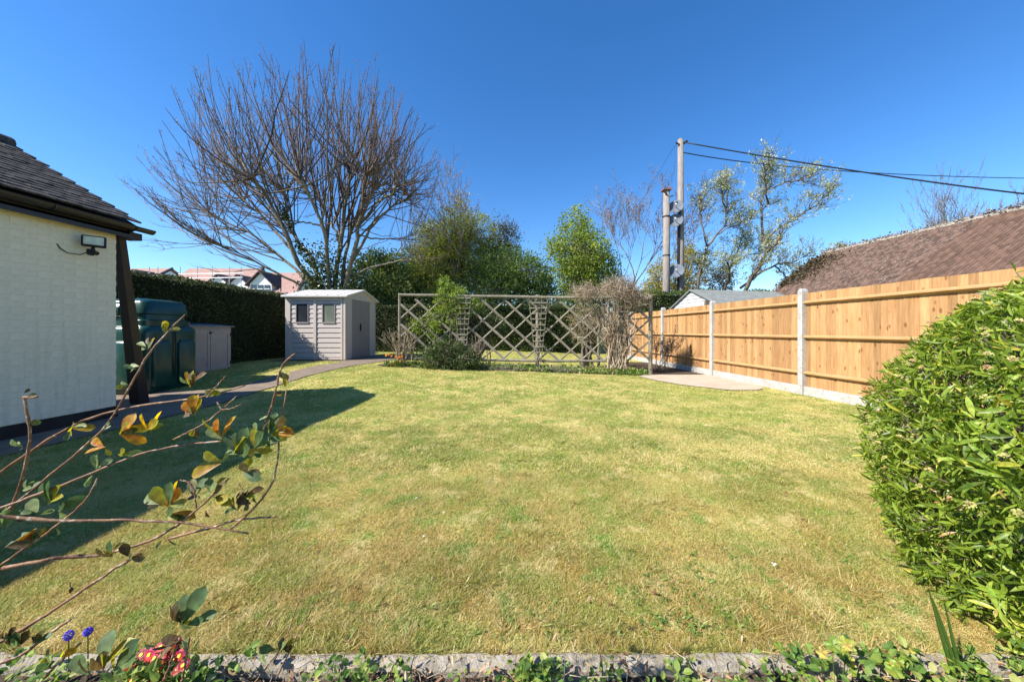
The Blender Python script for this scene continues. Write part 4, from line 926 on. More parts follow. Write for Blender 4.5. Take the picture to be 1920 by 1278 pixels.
# the big pollarded tree behind the shed
def bigtree():
    rng = np.random.default_rng(42); Y0 = 16.9; k = Y0/F
    t_ = thing('bare_tree', (W(622,600,Y0)[0], Y0, 0), 'huge leafless multi-stemmed pollarded tree rising behind the beige shed', 'tree')
    limbs = [ # px polyline, depth offsets at end, radii px
     ([(600,640),(588,543),(564,498),(545,459),(529,420),(509,385),(494,357),(472,336)], -1.2, 11, 4),
     ([(588,543),(580,529),(549,502),(509,467),(470,436),(431,420),(392,397)], 1.5, 6.5, 2.2),
     ([(594,560),(572,537),(545,525),(506,506),(470,486),(439,467),(400,456)], -2.2, 5, 1.6),
     ([(600,600),(592,490),(564,463),(545,428),(537,393),(529,361)], 2.2, 7, 3.5),
     ([(618,640),(619,545),(615,490),(613,443),(596,404),(580,365),(564,338)], -1.6, 8, 4),
     ([(628,640),(627,545),(633,490),(640,440),(646,393),(654,346),(654,316)], .6, 11, 4),
     ([(634,640),(640,545),(645,490),(655,450),(668,400),(690,372),(700,352)], 2.6, 8, 3),
     ([(646,640),(646,545),(662,483),(670,436),(678,393),(682,357),(686,330)], -1.2, 10, 4),
     ([(660,490),(690,436),(713,404),(740,385),(766,372)], 1.8, 6, 2.5),
     ([(668,430),(705,381),(738,362),(744,349)], -2.4, 5, 2.8),
     ([(655,520),(701,500),(736,491),(764,487)], -1.5, 4, 1.5),
     ([(668,440),(709,447),(744,447),(783,452)], 2.6, 3.5, 1.3),
     ([(611,430),(585,418),(560,415),(535,412)], .4, 4, 2),
     ([(549,470),(520,440),(490,405),(462,380),(440,350)], .6, 5, 2.4),
     ([(640,470),(628,430),(612,400),(600,372)], 3.0, 5, 2.5),
    ]
    tr = Twigs(14); nodes = []
    for pl_, dz, r0, r1 in limbs:
        pl_ = np.array(pl_, float); t = np.linspace(0, 1, len(pl_)); tt = np.linspace(0, 1, 14)
        x = np.interp(tt, t, pl_[:,0]) + rng.normal(size=14)*1.3*(tt > 0); y = np.interp(tt, t, pl_[:,1]) + rng.normal(size=14)*1.0*(tt > 0)
        P = np.array([W(a, b_, Y0) for a, b_ in zip(x, y)]); P[:,1] += dz*tt**1.2; P[:,0] *= 1+dz*tt**1.2/Y0; P[:,2] = CH + (P[:,2]-CH)*(1+dz*tt**1.2/Y0)
        R_ = np.linspace(r0, r1, 14)*k*.5; R_[-2:] *= 1.45; R_ *= 1+rng.normal(size=14)*.05
        tr.add(P, R_); nodes += ([(P[i], R_[i], tt[i]) for i in range(5, 14)] + [(P[13], R_[13], 1.)]*4 if r0 > 4.2 else [(P[i], R_[i], tt[i]) for i in (7,9,11,13)])
    tr.build('trunk', M['bark'], t_, 9)
    ol = np.array([(248,360),(262,285),(300,235),(345,170),(385,115),(440,108),(490,104),(545,100),(590,92),(645,84),(695,105),(735,165),(775,215),(812,262),(826,330),(822,400)], float)
    cen = np.array([612,560.]); oa = np.arctan2(cen[1]-ol[:,1], ol[:,0]-cen[0]); od = np.hypot(*(ol-cen).T); o_ = np.argsort(oa); oa = oa[o_]; od = od[o_]
    tw = Twigs(7); fine = Twigs(4); budP = []
    for i in range(440):
        P, R_, t = nodes[rng.integers(len(nodes))]; 
        if t < .5 and rng.random() < .55: continue
        spx = CX+P[0]*F/P[1]; spy = CY-(P[2]-CH)*F/P[1]
        a = math.atan2(cen[1]-spy, spx-cen[0]); a2 = np.clip(a + rng.normal()*.17, .35, 2.62) if rng.random() < .75 else np.clip((a+1.57)/2 + rng.normal()*.2, .35, 2.62); rad = np.interp(a2, oa, od)*rng.uniform(.76, 1.04)
        ex_, ey_ = cen[0]+rad*math.cos(a2), cen[1]-rad*math.sin(a2)
        Ye = np.clip(P[1] + rng.normal()*1.5*(1 if rng.random() < .7 else 1.6), Y0-4.2, Y0+5)
        e = W(ex_, ey_, Ye); L = np.linalg.norm(e-P)
        if L < .7: continue
        if L > 8.2: e = P + (e-P)*8.2/L*rng.uniform(.85,1); L = 7.8
        out = nrm(e-P); hor = out*np.array([1,1,.0]); c1 = P + (out + hor*.55 - np.array([0,0,.12]))*L*.42 + rng.normal(size=3)*L*.02
        tt = np.linspace(0,1,7)[:,None]; pts = P*(1-tt)**2 + c1*2*tt*(1-tt) + e*tt**2 + rng.normal(size=(7,3))*.012*L*tt
        r0 = min(R_*.55, .018+.0050*L); tw.add(pts, [r0, .009])
        for j in range(int(3+L*1.15)):
            f = rng.uniform(.25, .98)*6; i0 = int(f); b_ = pts[i0] + (pts[min(i0+1,6)]-pts[i0])*(f-i0); d = nrm(nrm(pts[min(i0+1,6)]-pts[i0]) + rdir(1,rng)[0]*.5 + np.array([0,0,.28])); l_ = rng.uniform(.3,1.0)*(1.15-f/9)
            q = [b_, b_+d*l_*.35+rng.normal(size=3)*.02, b_+nrm(d+np.array([0,0,.12]))*l_*.7, b_+nrm(d+np.array([0,0,.28]))*l_]; fine.add(q, [.0085, .004]); budP += [q[-1], q[-2]]
            if rng.random() < .5:
                d2 = nrm(d + rdir(1,rng)[0]*.6+np.array([0,0,.2])); fine.add([q[1], q[1]+d2*l_*.2, q[1]+d2*l_*.4, q[1]+d2*l_*.55], [.006,.0035]); budP.append(q[1]+d2*l_*.55)
    # hanging fine twigs on the left low side and lower right
    for i in range(150):
        P, R_, t = nodes[rng.integers(len(nodes))]
        spx = CX+P[0]*F/P[1]; spy = CY-(P[2]-CH)*F/P[1]
        s = -1 if spx < 600 else 1
        if s > 0 and rng.random() < .5: continue
        d = nrm(np.array([s*rng.uniform(.7,1.), rng.normal()*.5, rng.uniform(-.25,.25)])); L = rng.uniform(1.2,4.2) if s < 0 else rng.uniform(.8,2.4)
        tt = np.linspace(0,1,7)[:,None]; pts = P + d*L*tt + np.array([0,0,1.])*(tt**2*.22*L - tt*.10*L) + rng.normal(size=(7,3))*.03*L*tt; tw.add(pts, [min(.018+.002*L, R_*.5), .005])
        for j in range(int(4+L*1.6)):
            f = rng.uniform(.3,.98)*6; i0 = int(f); b_ = pts[i0]; d2 = nrm(d + rdir(1,rng)[0]*.6+np.array([0,0,.2])); l_ = rng.uniform(.3,1.0); fine.add([b_, b_+d2*l_*.3+rng.normal(size=3)*.02, b_+d2*l_*.65, b_+nrm(d2+np.array([0,0,.2]))*l_], [.0075,.0035])
    tw.build('shoot', twig_red, t_, 4, rng)
    bp = np.array(budP); bp = np.repeat(bp, 2, 0) + rng.normal(size=(len(bp)*2,3))*.05
    V_, F_, r_ = leafcloud(bp, .045, .5, rng); fine.build('twigs', twig_red, t_, 3, rng, (V_, F_, r_, bud_mat))
    # ivy on stems
    iv = []
    for (a, b_, n_, w) in (((590,520),(600,560),900,.32),((610,470),(598,560),1500,.40),((560,455),(590,500),350,.14),((640,500),(632,560),500,.3),((527,385),(545,430),250,.1)):
        p0, p1 = W(*a, Y0-.2), W(*b_, Y0-.2); tt = rng.random(n_)[:,None]; iv.append(p0+(p1-p0)*tt + rng.normal(size=(n_,3))*w)
    V_, F_, r_ = leafcloud(np.concatenate(iv), .11, .8, rng); pp = Parts(); pp.add(V_, F_, r_); o = pp.build('ivy', G['ivy']); tag(o, 'dark ivy climbing the stems of the big bare tree behind the shed', 'ivy')
bigtree()

# tree belt beyond the garden
leaftree('evergreen_tree', 'dark glossy evergreen tree between the big bare tree and the trellis', [E(655,745,465,600,20.5), E(690,790,485,620,20), E(640,700,500,640,20)], 480, 42, .26, .13, G['dark'], 1, trunk=2)
leaftree('evergreen_tree', 'olive green bush with bare branches through it, left of the gold conifer', [E(715,800,462,600,22), E(735,830,490,620,21), E(690,760,480,590,22)], 420, 38, .28, .13, G['mid'], 31, trunk=2)
leaftree('conifer_tree', 'large golden-green feathery conifer in the middle of the far trees', [E(790,900,395,520,22), E(760,900,440,580,21.5), E(745,860,480,610,21), E(835,885,365,470,22), E(800,945,460,600,22), E(770,830,420,500,22), E(870,930,400,480,22.5)], 950, 42, .30, .14, G['conifer'], 2, trunk=1, asp=.3, tb=.8, droop=-.2)
leaftree('conifer_tree', 'small dark brown-green conifer with twin tops in the far belt', [E(912,952,405,520,25), E(940,974,400,520,25), E(895,990,455,560,25), E(850,930,420,560,24)], 480, 38, .24, .16, G['darkcon'], 3, asp=.3, tb=.8)
leaftree('broadleaf_tree', 'rounded mid-green tree with thin stems, just left of the far gap of sky', [E(895,1015,458,560,21), E(880,990,490,610,20.5), E(935,1040,478,560,21)], 520, 34, .28, .11, G['mid'], 4, trunk=6)
leaftree('broadleaf_tree', 'bright spring-green tree at the centre right of the far belt', [E(1045,1110,388,480,20.5), E(1025,1145,425,530,20), E(1040,1130,480,575,20), E(1060,1165,450,560,20.5), E(1025,1070,440,500,20.3)], 600, 34, .26, .11, G['bright'], 5, trunk=4)
leaftree('evergreen_tree', 'dark green shaded bush under the bright green tree', [E(1050,1150,490,600,21.5), E(1090,1165,470,560,21.8)], 220, 34, .2, .11, G['dark'], 6)
leaftree('broadleaf_tree', 'loose grey-green tree filling the gap right of the rounded green tree', [E(985,1060,500,600,23), E(1000,1050,520,610,22.5)], 200, 26, .28, .12, G['mid'], 33, trunk=4)
leaftree('evergreen_bush', 'low dark green thicket behind the left half of the trellis', [E(790,900,530,620,20), E(880,960,540,620,20)], 260, 34, .2, .11, G['dark'], 7, cat='bush')
leaftree('evergreen_bush', 'low green thicket behind the right half of the trellis', [E(960,1050,545,620,20.2), E(1030,1130,545,620,20), E(1120,1200,548,620,20)], 210, 34, .2, .11, G['mid'], 8, cat='bush')
leaftree('conifer_tree', 'golden yellow conifer left of the shorter pole', [E(1215,1262,478,590,18.5), E(1205,1250,510,600,18.5)], 210, 30, .16, .12, G['gold'], 9, asp=.3, tb=.8)
leaftree('conifer_tree', 'golden yellow-green conifer behind the tall pole', [E(1262,1325,455,570,19), E(1250,1300,500,600,19)], 260, 30, .17, .12, G['gold'], 10, asp=.3, tb=.8)
leaftree('conifer_tree', 'small golden conifer top showing above the brown tiled roof', [E(1545,1588,455,560,24), E(1568,1592,452,500,24)], 170, 30, .16, .14, G['gold'], 12, asp=.3, tb=.8)
baretree('bare_tree', 'leafless tree with brown catkins in front of the gold conifer', (W(850,600,20.2)[0], 20.2, 0), 12.6, 51, 5, (6,5,4,3,3), .16, up=.22, spread=.85, leafn=2600, leafsz=.085, leafm=leafmat('catkins', [(0,(.20,.12,.07)),(1,(.36,.24,.15))], .8, .2), L0=.42, lenf=.62)
baretree('bare_tree', 'slender pale-stemmed leafless tree with brown buds, left of the poles', (W(1150,600,21.5)[0], 21.5, 0), 11.2, 57, 5, (5,4,4,3,3), .10, up=.2, spread=.72, leafn=2600, leafsz=.085, leafm=leafmat('brown_buds', [(0,(.13,.08,.06)),(1,(.26,.17,.13))], .8, .2), L0=.42, lenf=.64, lean=(.22,0,1))
baretree('bare_tree', 'bare twiggy tree showing over the right end of the brown roof', (W(1850,600,26)[0], 26, 0), 13.2, 61, 5, (8,6,4,3,3), .2, up=.3, spread=.9, L0=.45, lenf=.60, stems=3)
baretree('bare_tree', 'small bare tree behind the dark evergreens, left of the trellis top', (W(800,600,22.5)[0], 22.5, 0), 9.5, 64, 5, (5,4,4,3,2), .12, up=.25, spread=.7, L0=.42, lenf=.62)
# blossom trees (hand-traced stems)
def blossom_tree(lab, stems, Y, seed, nleaf, sub=20):
    rng = np.random.default_rng(seed); b0 = stems[0][0][0]; t_ = thing('blossom_tree', (W(b0[0],600,Y)[0], Y, 0), lab, 'tree')
    tr = Twigs(10); tw = [Twigs(), Twigs(), Twigs()]; tips = []
    for pl_, r0, r1 in stems:
        pl_ = np.array(pl_, float); tt = np.linspace(0,1,10); t = np.linspace(0,1,len(pl_)); dz = rng.normal()*1.2
        P = np.array([W(a, b_, Y) for a, b_ in zip(np.interp(tt,t,pl_[:,0])+rng.normal(size=10)*1.2, np.interp(tt,t,pl_[:,1])+rng.normal(size=10)*1.)]); P[:,1] += dz*tt
        tr.add(P, np.linspace(r0, r1, 10)*Y/F*.5)
        for i in range(sub):
            j = rng.integers(3, 10); d = nrm(nrm(P[j]-P[j-1]) + rdir(1,rng)[0]*.9 + np.array([.15,0,.25])); growtree(tw, rng, P[j], d, rng.uniform(.4,.85), .018, 1, 3, (4,4,3), .15, .95, .66, .2, tips)
    tr.build('trunk', M['bark2'], t_, 6)
    T_ = np.array(tips); nc = nleaf//9; idx = rng.integers(0, len(T_), nc); tone = np.repeat(rng.random(nc), 9)
    P = np.repeat(T_[idx] + rng.normal(size=(nc,3))*.05, 9, 0) + rng.normal(size=(nc*9,3))*.055
    V_, F_, r_ = leafcloud(P, .06, .7, rng, rnd=np.clip(tone*.6+rng.random(len(P))*.45, 0, 1))
    allt = Twigs(); allt.P = tw[1].P+tw[2].P; allt.R = tw[1].R+tw[2].R; allt.build('crown', leafmat('blossom_twig_'+str(seed), [(0,(.07,.055,.045)),(1,(.15,.12,.10))], .8, 0), t_, 3, rng, (V_, F_, r_, G['blossom']))
blossom_tree('blossoming tree with one bent dark stem, nearest the tall pole', [([(1306,600),(1307,545),(1310,515),(1322,495),(1326,460)],7,4), ([(1326,462),(1345,440),(1362,420),(1366,390),(1372,350)],4,1.5), ([(1326,462),(1318,430),(1312,400),(1320,370)],3,1.2), ([(1345,440),(1380,420),(1410,410)],3,1.2), ([(1362,400),(1350,370),(1345,345)],2.5,1.2)], 17.3, 71, 7500, 20)
blossom_tree('blossoming tree with two low forked stems in the middle of the row', [([(1350,600),(1352,545),(1350,520),(1340,498)],5,2.5), ([(1352,530),(1365,505),(1395,480),(1440,470)],4,1.5), ([(1365,505),(1390,470),(1400,450)],3,1.3)], 17.8, 72, 4500, 13)
blossom_tree('tallest blossoming tree, its crown reaching up to the cables', [([(1380,600),(1388,545),(1400,515),(1412,485),(1428,455)],8,5), ([(1428,455),(1435,410),(1440,380),(1452,345),(1470,310)],5,1.6), ([(1388,540),(1420,515),(1450,498),(1475,494),(1498,484)],5,1.6), ([(1430,450),(1460,425),(1480,410),(1495,392)],4,1.4), ([(1440,385),(1420,350),(1405,325)],3.5,1.3), ([(1412,490),(1450,460),(1480,445),(1495,438)],3.5,1.3), ([(1452,350),(1475,345),(1492,350)],3,1.2), ([(1450,498),(1480,520),(1515,512)],3,1.2)], 17.0, 73, 12500, 20)
leaftree('bush', 'pale tan leafless bush among the blossoming stems', [E(1325,1375,495,560,18.4)], 80, 30, .16, .08, leafmat('tan_leaf', [(0,(.16,.12,.06)),(1,(.34,.28,.17))], .8, .2), 14, cat='bush')

# ------------------------------------------------------------------ trellis
TYY = 9.75; tu = TYY/F
def tx(px): return (px-CX)*tu
def tzz(py): return CH+(CY-py)*tu
tre = thing('garden_trellis', (0, TYY, .1), 'long rustic weathered pole trellis screen with diamond lattice across the lawn', 'trellis')
def pole(name, a, b_, r, y=TYY, par=tre, n=8, mat=None):
    p0 = Vector((tx(a[0]), y, tzz(a[1]))); p1 = Vector((tx(b_[0]), y, tzz(b_[1]))); k = MB(); seg = 7; pts = []; rad = []
    for i in range(seg+1):
        t = i/seg; pts.append(p0.lerp(p1, t) + Vector((random.uniform(-1,1)*.004, random.uniform(-1,1)*.004, random.uniform(-1,1)*.005))*(0 < i < seg)); rad.append(r*random.uniform(.92,1.08))
    k.tube(pts, rad, n); return k.build(name, mat or M['oldwood'], par, smooth=False)
for (x, y0, y1, r) in ((748,549,690,.042),(1219.5,552,703.5,.062),(1008,552,688,.05),(1123,562,688,.045),(868,556,690,.045)):
    pole('post', (x, y0), (x, y1), r, TYY+.05 if r < .06 else TYY)
pole('top_rail', (750,553), (1008,557.5), .040, TYY-.06); pole('top_rail', (1008,557.5), (1219,559), .040, TYY-.06)
pole('bottom_rail', (750,672), (1008,676), .036, TYY-.06); pole('bottom_rail', (1008,676), (1137,676), .036, TYY-.06)
def clipline(x0, x1, ya, yb, c, s):
    # y = ya + s*(x - c)
    pts = []
    for x in np.linspace(x0, x1, 400):
        y = (ya if s > 0 else yb) + s*(x-c)
        if ya <= y <= yb: pts.append((x, y))
    return (pts[0], pts[-1]) if len(pts) > 12 else None
for (x0, x1) in ((752,1006),(1010,1217)):
    for s, yoff in ((.90,-.015),(-.90,.02)):
        c = x0-130
        while c < x1+130:
            q = clipline(x0, x1, 560, 673 if x0 < 1000 else 676, c, s)
            if q: pole('lattice_pole', q[0], q[1], .037 if s > 0 else .028, TYY+yoff, n=6)
            c += 42+random.uniform(-4,4)
# fan trellises fixed on it
def fan(lab, xc, ytop, ybot, wtop, wbot, rungs, Yf, mat):
    f = thing('fan_trellis', (tx(xc), Yf, tzz(ybot)), lab, 'trellis', 'fan trellises on the lattice')
    for q in (-1, -.36, .36, 1):
        k = MB(); k.bar((tx(xc+q*wbot/2), Yf, tzz(ybot)), (tx(xc+q*wtop/2), Yf, tzz(ytop)), .018, .018); k.build('upright', mat, f)
    for i in range(rungs):
        t = (i+.35)/rungs; y = ytop+(ybot-8-ytop)*t; w_ = (wtop+(wbot-wtop)*t)/2+1.2; k = MB(); k.bar((tx(xc-w_), Yf-.022, tzz(y)), (tx(xc+w_), Yf-.022, tzz(y+random.uniform(-.5,.5))), .022, .03); k.build('rung', mat, f)
fan('wooden fan trellis in clear view on the middle post of the screen', 1009, 554, 684, 36, 9, 12, TYY-.13, M['oldwood'])
fan('wooden fan trellis half hidden in the green climber on the left', 869, 556, 660, 30, 12, 10, TYY-.13, M['oldwood'])
fan('wooden fan trellis buried in the bare woody climber on the right', 1162, 572, 672, 30, 14, 10, TYY-.13, M['oldwood'])

# ------------------------------------------------------------------ shrubs around trellis
leaftree('climber', 'fresh green leafy climber hanging over the left part of the trellis', [E(815,885,528,600,9.75,.3), E(795,835,570,640,9.75,.2), E(840,870,590,625,9.75,.2), E(770,800,595,625,9.75,.15), E(860,905,555,592,9.8,.25), E(820,850,518,560,9.75,.2)], 300, 24, .075, .055, G['climber'], 101, trunk=4, cat='climber', shell=.1, base=(tx(845), TYY, 0), asp=.4)
leaftree('climber', 'darker leafy growth behind the green climber on the trellis', [E(830,930,560,650,10.3,.3), E(900,960,580,640,10.5,.3)], 170, 22, .10, .055, G['shrub'], 102, trunk=3, cat='climber', shell=.1, base=(tx(880), 10.3, 0))
leaftree('shrub', 'low rounded dark green shrub at the foot of the trellis', [E(778,898,640,700,9.45,.42), E(795,870,636,680,9.45,.35), E(850,905,655,700,9.4,.3)], 520, 24, .065, .042, G['shrub'], 103, trunk=5, cat='shrub', shell=.3)
def twigshrub(name, lab, base, H, n, seed, mat, spread=.5, r=.012, kids=(3,3,3), maxl=3, leafn=0, leafm=None, cat='shrub', up=.3, sq=1., L0=.5):
    rng = np.random.default_rng(seed); t_ = thing(name, tuple(base), lab, cat); tw = [Twigs(), Twigs(), Twigs()]; tips = []
    for i in range(n):
        b0 = np.array(base, float) + rng.normal(size=3)*np.array([.10,.06,0])*H; d = nrm(np.array([rng.normal()*spread, rng.normal()*spread*.6, 1.])); growtree(tw, rng, b0, d, H*L0*rng.uniform(.7,1.2), r*rng.uniform(.7,1.2), 0, maxl, kids, up, .7, .62, .14, tips)
    a = Twigs(); a.P = sum((q.P for q in tw), []); a.R = sum((q.R for q in tw), []); ex = None
    if leafn:
        T_ = np.array(tips); P = T_[rng.integers(0, len(T_), leafn)] + rng.normal(size=(leafn,3))*.03; V_, F_, r_ = leafcloud(P, .04, .5, rng); ex = (V_, F_, r_, leafm)
    a.build('stems', mat, t_, 4, rng, ex); return t_
twigshrub('bare_shrub', 'pale leafless shrub at the left end post of the trellis', (tx(757), 9.6, .25), 1.25, 11, 111, twig_tan, .42, .020, (3,3,2), 3)
twigshrub('bare_shrub', 'small rose stems growing behind the trellis, left of centre', (tx(928), 10.4, .15), 1.7, 2, 112, twig_tan, .2, .018, (4,3,3), 3)
twigshrub('bare_shrub', 'brownish twiggy bush at the right of the low dark shrub', (tx(897), 9.5, .2), .75, 7, 113, twig_grey, .3, .010, (3,3,2), 3)
# the tangled woody climber
def tangle():
    rng = np.random.default_rng(120); t_ = thing('woody_climber', (tx(1160), TYY-.1, .03), 'mass of bare tan woody climber stems tangled over the right of the trellis', 'climber')
    tw = Twigs(9); fine = Twigs(5)
    for i in range(75):
        x0 = 1158 + rng.normal()*9; pts = []; x = x0; xe = rng.normal()*24 + 1160; top = rng.uniform(548, 600)
        for t in np.linspace(0, 1, 9): pts.append((tx(x0+(xe-x0)*t**.8 + math.sin(t*6+i)*5*rng.random() + rng.normal()*2.0), TYY-.12+rng.normal()*.10*(t+.2), tzz(690+(top-690)*t)))
        tw.add(pts, [rng.uniform(.010,.028), .007])
    for i in range(14): # leaning left limbs
        xe = rng.uniform(1075, 1150); top = rng.uniform(560, 640); pts = [(tx(1150+(xe-1150)*t**1.3+rng.normal()*1.5), TYY+.1+rng.normal()*.05, tzz(688+(top-688)*t**.8)) for t in np.linspace(0,1,9)]; tw.add(pts, [.022,.008])
    for (xc, yc, rx, ry, n_) in ((1160,545,30,19,1250),(1098,550,24,13,480),(1190,562,22,16,420),(1152,610,30,40,260),(1090,605,22,45,170),(1180,645,20,25,90)):
        for i in range(n_):
            a = rng.uniform(0, 2*math.pi); rr = math.sqrt(rng.random()); p = np.array([tx(xc+rr*rx*math.cos(a)), TYY+rng.normal()*.28, tzz(yc+rr*ry*math.sin(a))]); d = nrm(rng.normal(size=3)+np.array([0,0,.45])*(1 if yc < 570 else .2)); L = rng.uniform(.12,.36)
            fine.add([p, p+d*L*.25+rng.normal(size=3)*.012, p+d*L*.5+rng.normal(size=3)*.02, p+d*L*.75+rng.normal(size=3)*.02, p+d*L], [.0048,.003])
    tw.build('stems', twig_tan, t_, 5, rng); fine.build('twigs', twig_tan, t_, 3, rng)
tangle()
leaftree('bush', 'yellow-brown sparse bush behind the trellis, right of the middle post', [E(1060,1140,565,650,11.2,.4)], 120, 16, .10, .045, leafmat('tan_leaf2', [(0,(.12,.10,.04)),(.6,(.24,.20,.09)),(1,(.36,.32,.16))], .8, .3), 15, cat='bush', trunk=14)
# low plants in the bed
rng = np.random.default_rng(130)
def bedplants(name, lab, cat, x0, x1, y0, y1, n, size, mat, h, seed, kind='stuff', up=1.2):
    rng = np.random.default_rng(seed); nc = max(1, n//14); cx_ = rng.uniform(x0, x1, nc); cy_ = rng.uniform(y0, y1, nc)
    x = np.repeat(cx_, 14)+rng.normal(size=nc*14)*size*.9; y = np.repeat(cy_, 14)+rng.normal(size=nc*14)*size*.9; z = gz(x, y)+rng.random(len(x))**1.5*h*np.repeat(rng.uniform(.4,1.2,nc), 14)
    V_, F_, r_ = leafcloud(np.column_stack([x,y,z]), size, .5, rng, Tb=np.array([0,0,up]), tb=.8); pp = Parts(); pp.add(V_, F_, r_); o = pp.build(name, mat); return tag(o, lab, cat, kind=kind)
bedplants('bed_plants', 'low mixed green plants covering the flower bed under the trellis', 'plants', -3.9, 3.0, 9.38, 10.1, 8500, .05, G['bed'], .17, 131)
bedplants('bed_plants', 'bright green leafy clump at the right end of the trellis bed', 'plants', 2.3, 3.3, 9.42, 9.9, 1400, .05, G['weed'], .16, 132)
flm = leafmat('bed_flowers', [(0,(.75,.73,.68)),(.5,(.80,.78,.70)),(.6,(.70,.60,.10)),(.8,(.65,.20,.12)),(1,(.55,.12,.25))], .6, .3)
bedplants('small_flowers', 'tiny white, yellow and pink flowers scattered in the trellis bed', 'flowers', -2.0, 2.6, 9.42, 9.7, 1100, .030, flm, .20, 133)
leaftree('grey_shrub', 'low grey-green lavender mounds in front of the trellis', [E(895,960,684,698,9.5,.15), E(1030,1075,686,700,9.5,.15)], 90, 22, .04, .035, leafmat('lavender', [(0,(.14,.13,.09)),(1,(.30,.30,.22))], .8, .2), 16, cat='shrub', asp=.25)
# orange tulips / wallflowers beside the left post
tul = leafmat('orange_petal', [(0,(.62,.20,.04)),(.5,(.70,.33,.08)),(1,(.75,.45,.14))], .5, .4, obr=True)
for i, (px, py) in enumerate(((724,668),(729,666),(734,669),(742,671),(748,672),(753,670),(737,683),(746,684),(750,679))):
    p = W(px, py, 9.38); g = float(gz(p[0], 9.38)); t_ = thing('tulip', (p[0], 9.38, g), 'small orange tulip in the loose clump by the left trellis post', 'flower', 'orange tulips by the left trellis post')
    k = MB(); k.tube([(p[0]+random.uniform(-.02,.02), 9.38, g), tuple(p)], .004, 5); k.build('stem', G['weed'], t_)
    k = MB()
    for q in range(6):
        a = q*math.pi/3; c_, s_ = math.cos(a), math.sin(a); b0 = p+np.array([0,0,-.01]); m1 = p+np.array([c_*.028, s_*.028, .025]); s2 = np.array([-s_, c_, 0])*.02; tp_ = p+np.array([c_*.02, s_*.02, .065])
        k.add([b0, m1-s2, tp_, m1+s2], [(0,1,2,3)])
    k.build('petals', tul, t_)
    k = MB()
    for q in range(4):
        a = random.uniform(0, 6.28); k.add([(p[0],9.38,g),(p[0]+.05*math.cos(a)-.01,9.38+.05*math.sin(a),g+.1),(p[0]+.09*math.cos(a),9.38+.09*math.sin(a),g+.2),(p[0]+.05*math.cos(a)+.02,9.38+.05*math.sin(a),g+.11)], [(0,1,2,3)])
    k.build('leaf', G['weed'], t_)
# straggly small plant in front of the fence (its shadow falls on the boards)
twigshrub('bare_shrub', 'small twiggy shrub beside the fence behind the patio', (4.15, 10.6, .02), 1.25, 8, 140, twig_grey, .25, .014, (4,3,3), 3, 900, G['shrub'])

# ------------------------------------------------------------------ big leafy bush at right foreground
def leafmesh(name, L, Wd, fold, bend, mat, obov=.0):
    # smooth leaf: 5 cross sections
    ts = [0, .12, .3, .5, .7, .87, 1.0]; ws = [.10, .45, .85, 1.0, .9, .55, .02] if not obov else [.08,.25,.55,.85,1.0,.8,.05]
    k = MB(); vs = []
    for t, w_ in zip(ts, ws):
        z = -bend*L*t*t; x = L*t
        for s in (-1, 0, 1): vs.append((x, s*Wd/2*w_, z + abs(s)*fold*Wd*w_))
    fs = []
    for i in range(len(ts)-1):
        for s in (0, 1): q = i*3+s; fs.append((q, q+3, q+4, q+1))
    k.add(vs, fs); return k.mesh(name, mat, smooth=True)
lm_g = leafmat('bush_leaf', [(0,(.075,.12,.014)),(.35,(.15,.22,.022)),(.75,(.245,.335,.038)),(.92,(.38,.44,.07)),(.965,(.55,.50,.07)),(.985,(.38,.22,.08)),(1,(.50,.40,.10))], .42, .42, spec=.45, obr=True)
lm_s = leafmat('bush_leaf_far', [(0,(.075,.12,.014)),(.35,(.15,.22,.022)),(.75,(.245,.335,.038)),(.92,(.38,.44,.07)),(.965,(.55,.50,.07)),(.985,(.38,.22,.08)),(1,(.50,.40,.10))], .42, .42, spec=.45)
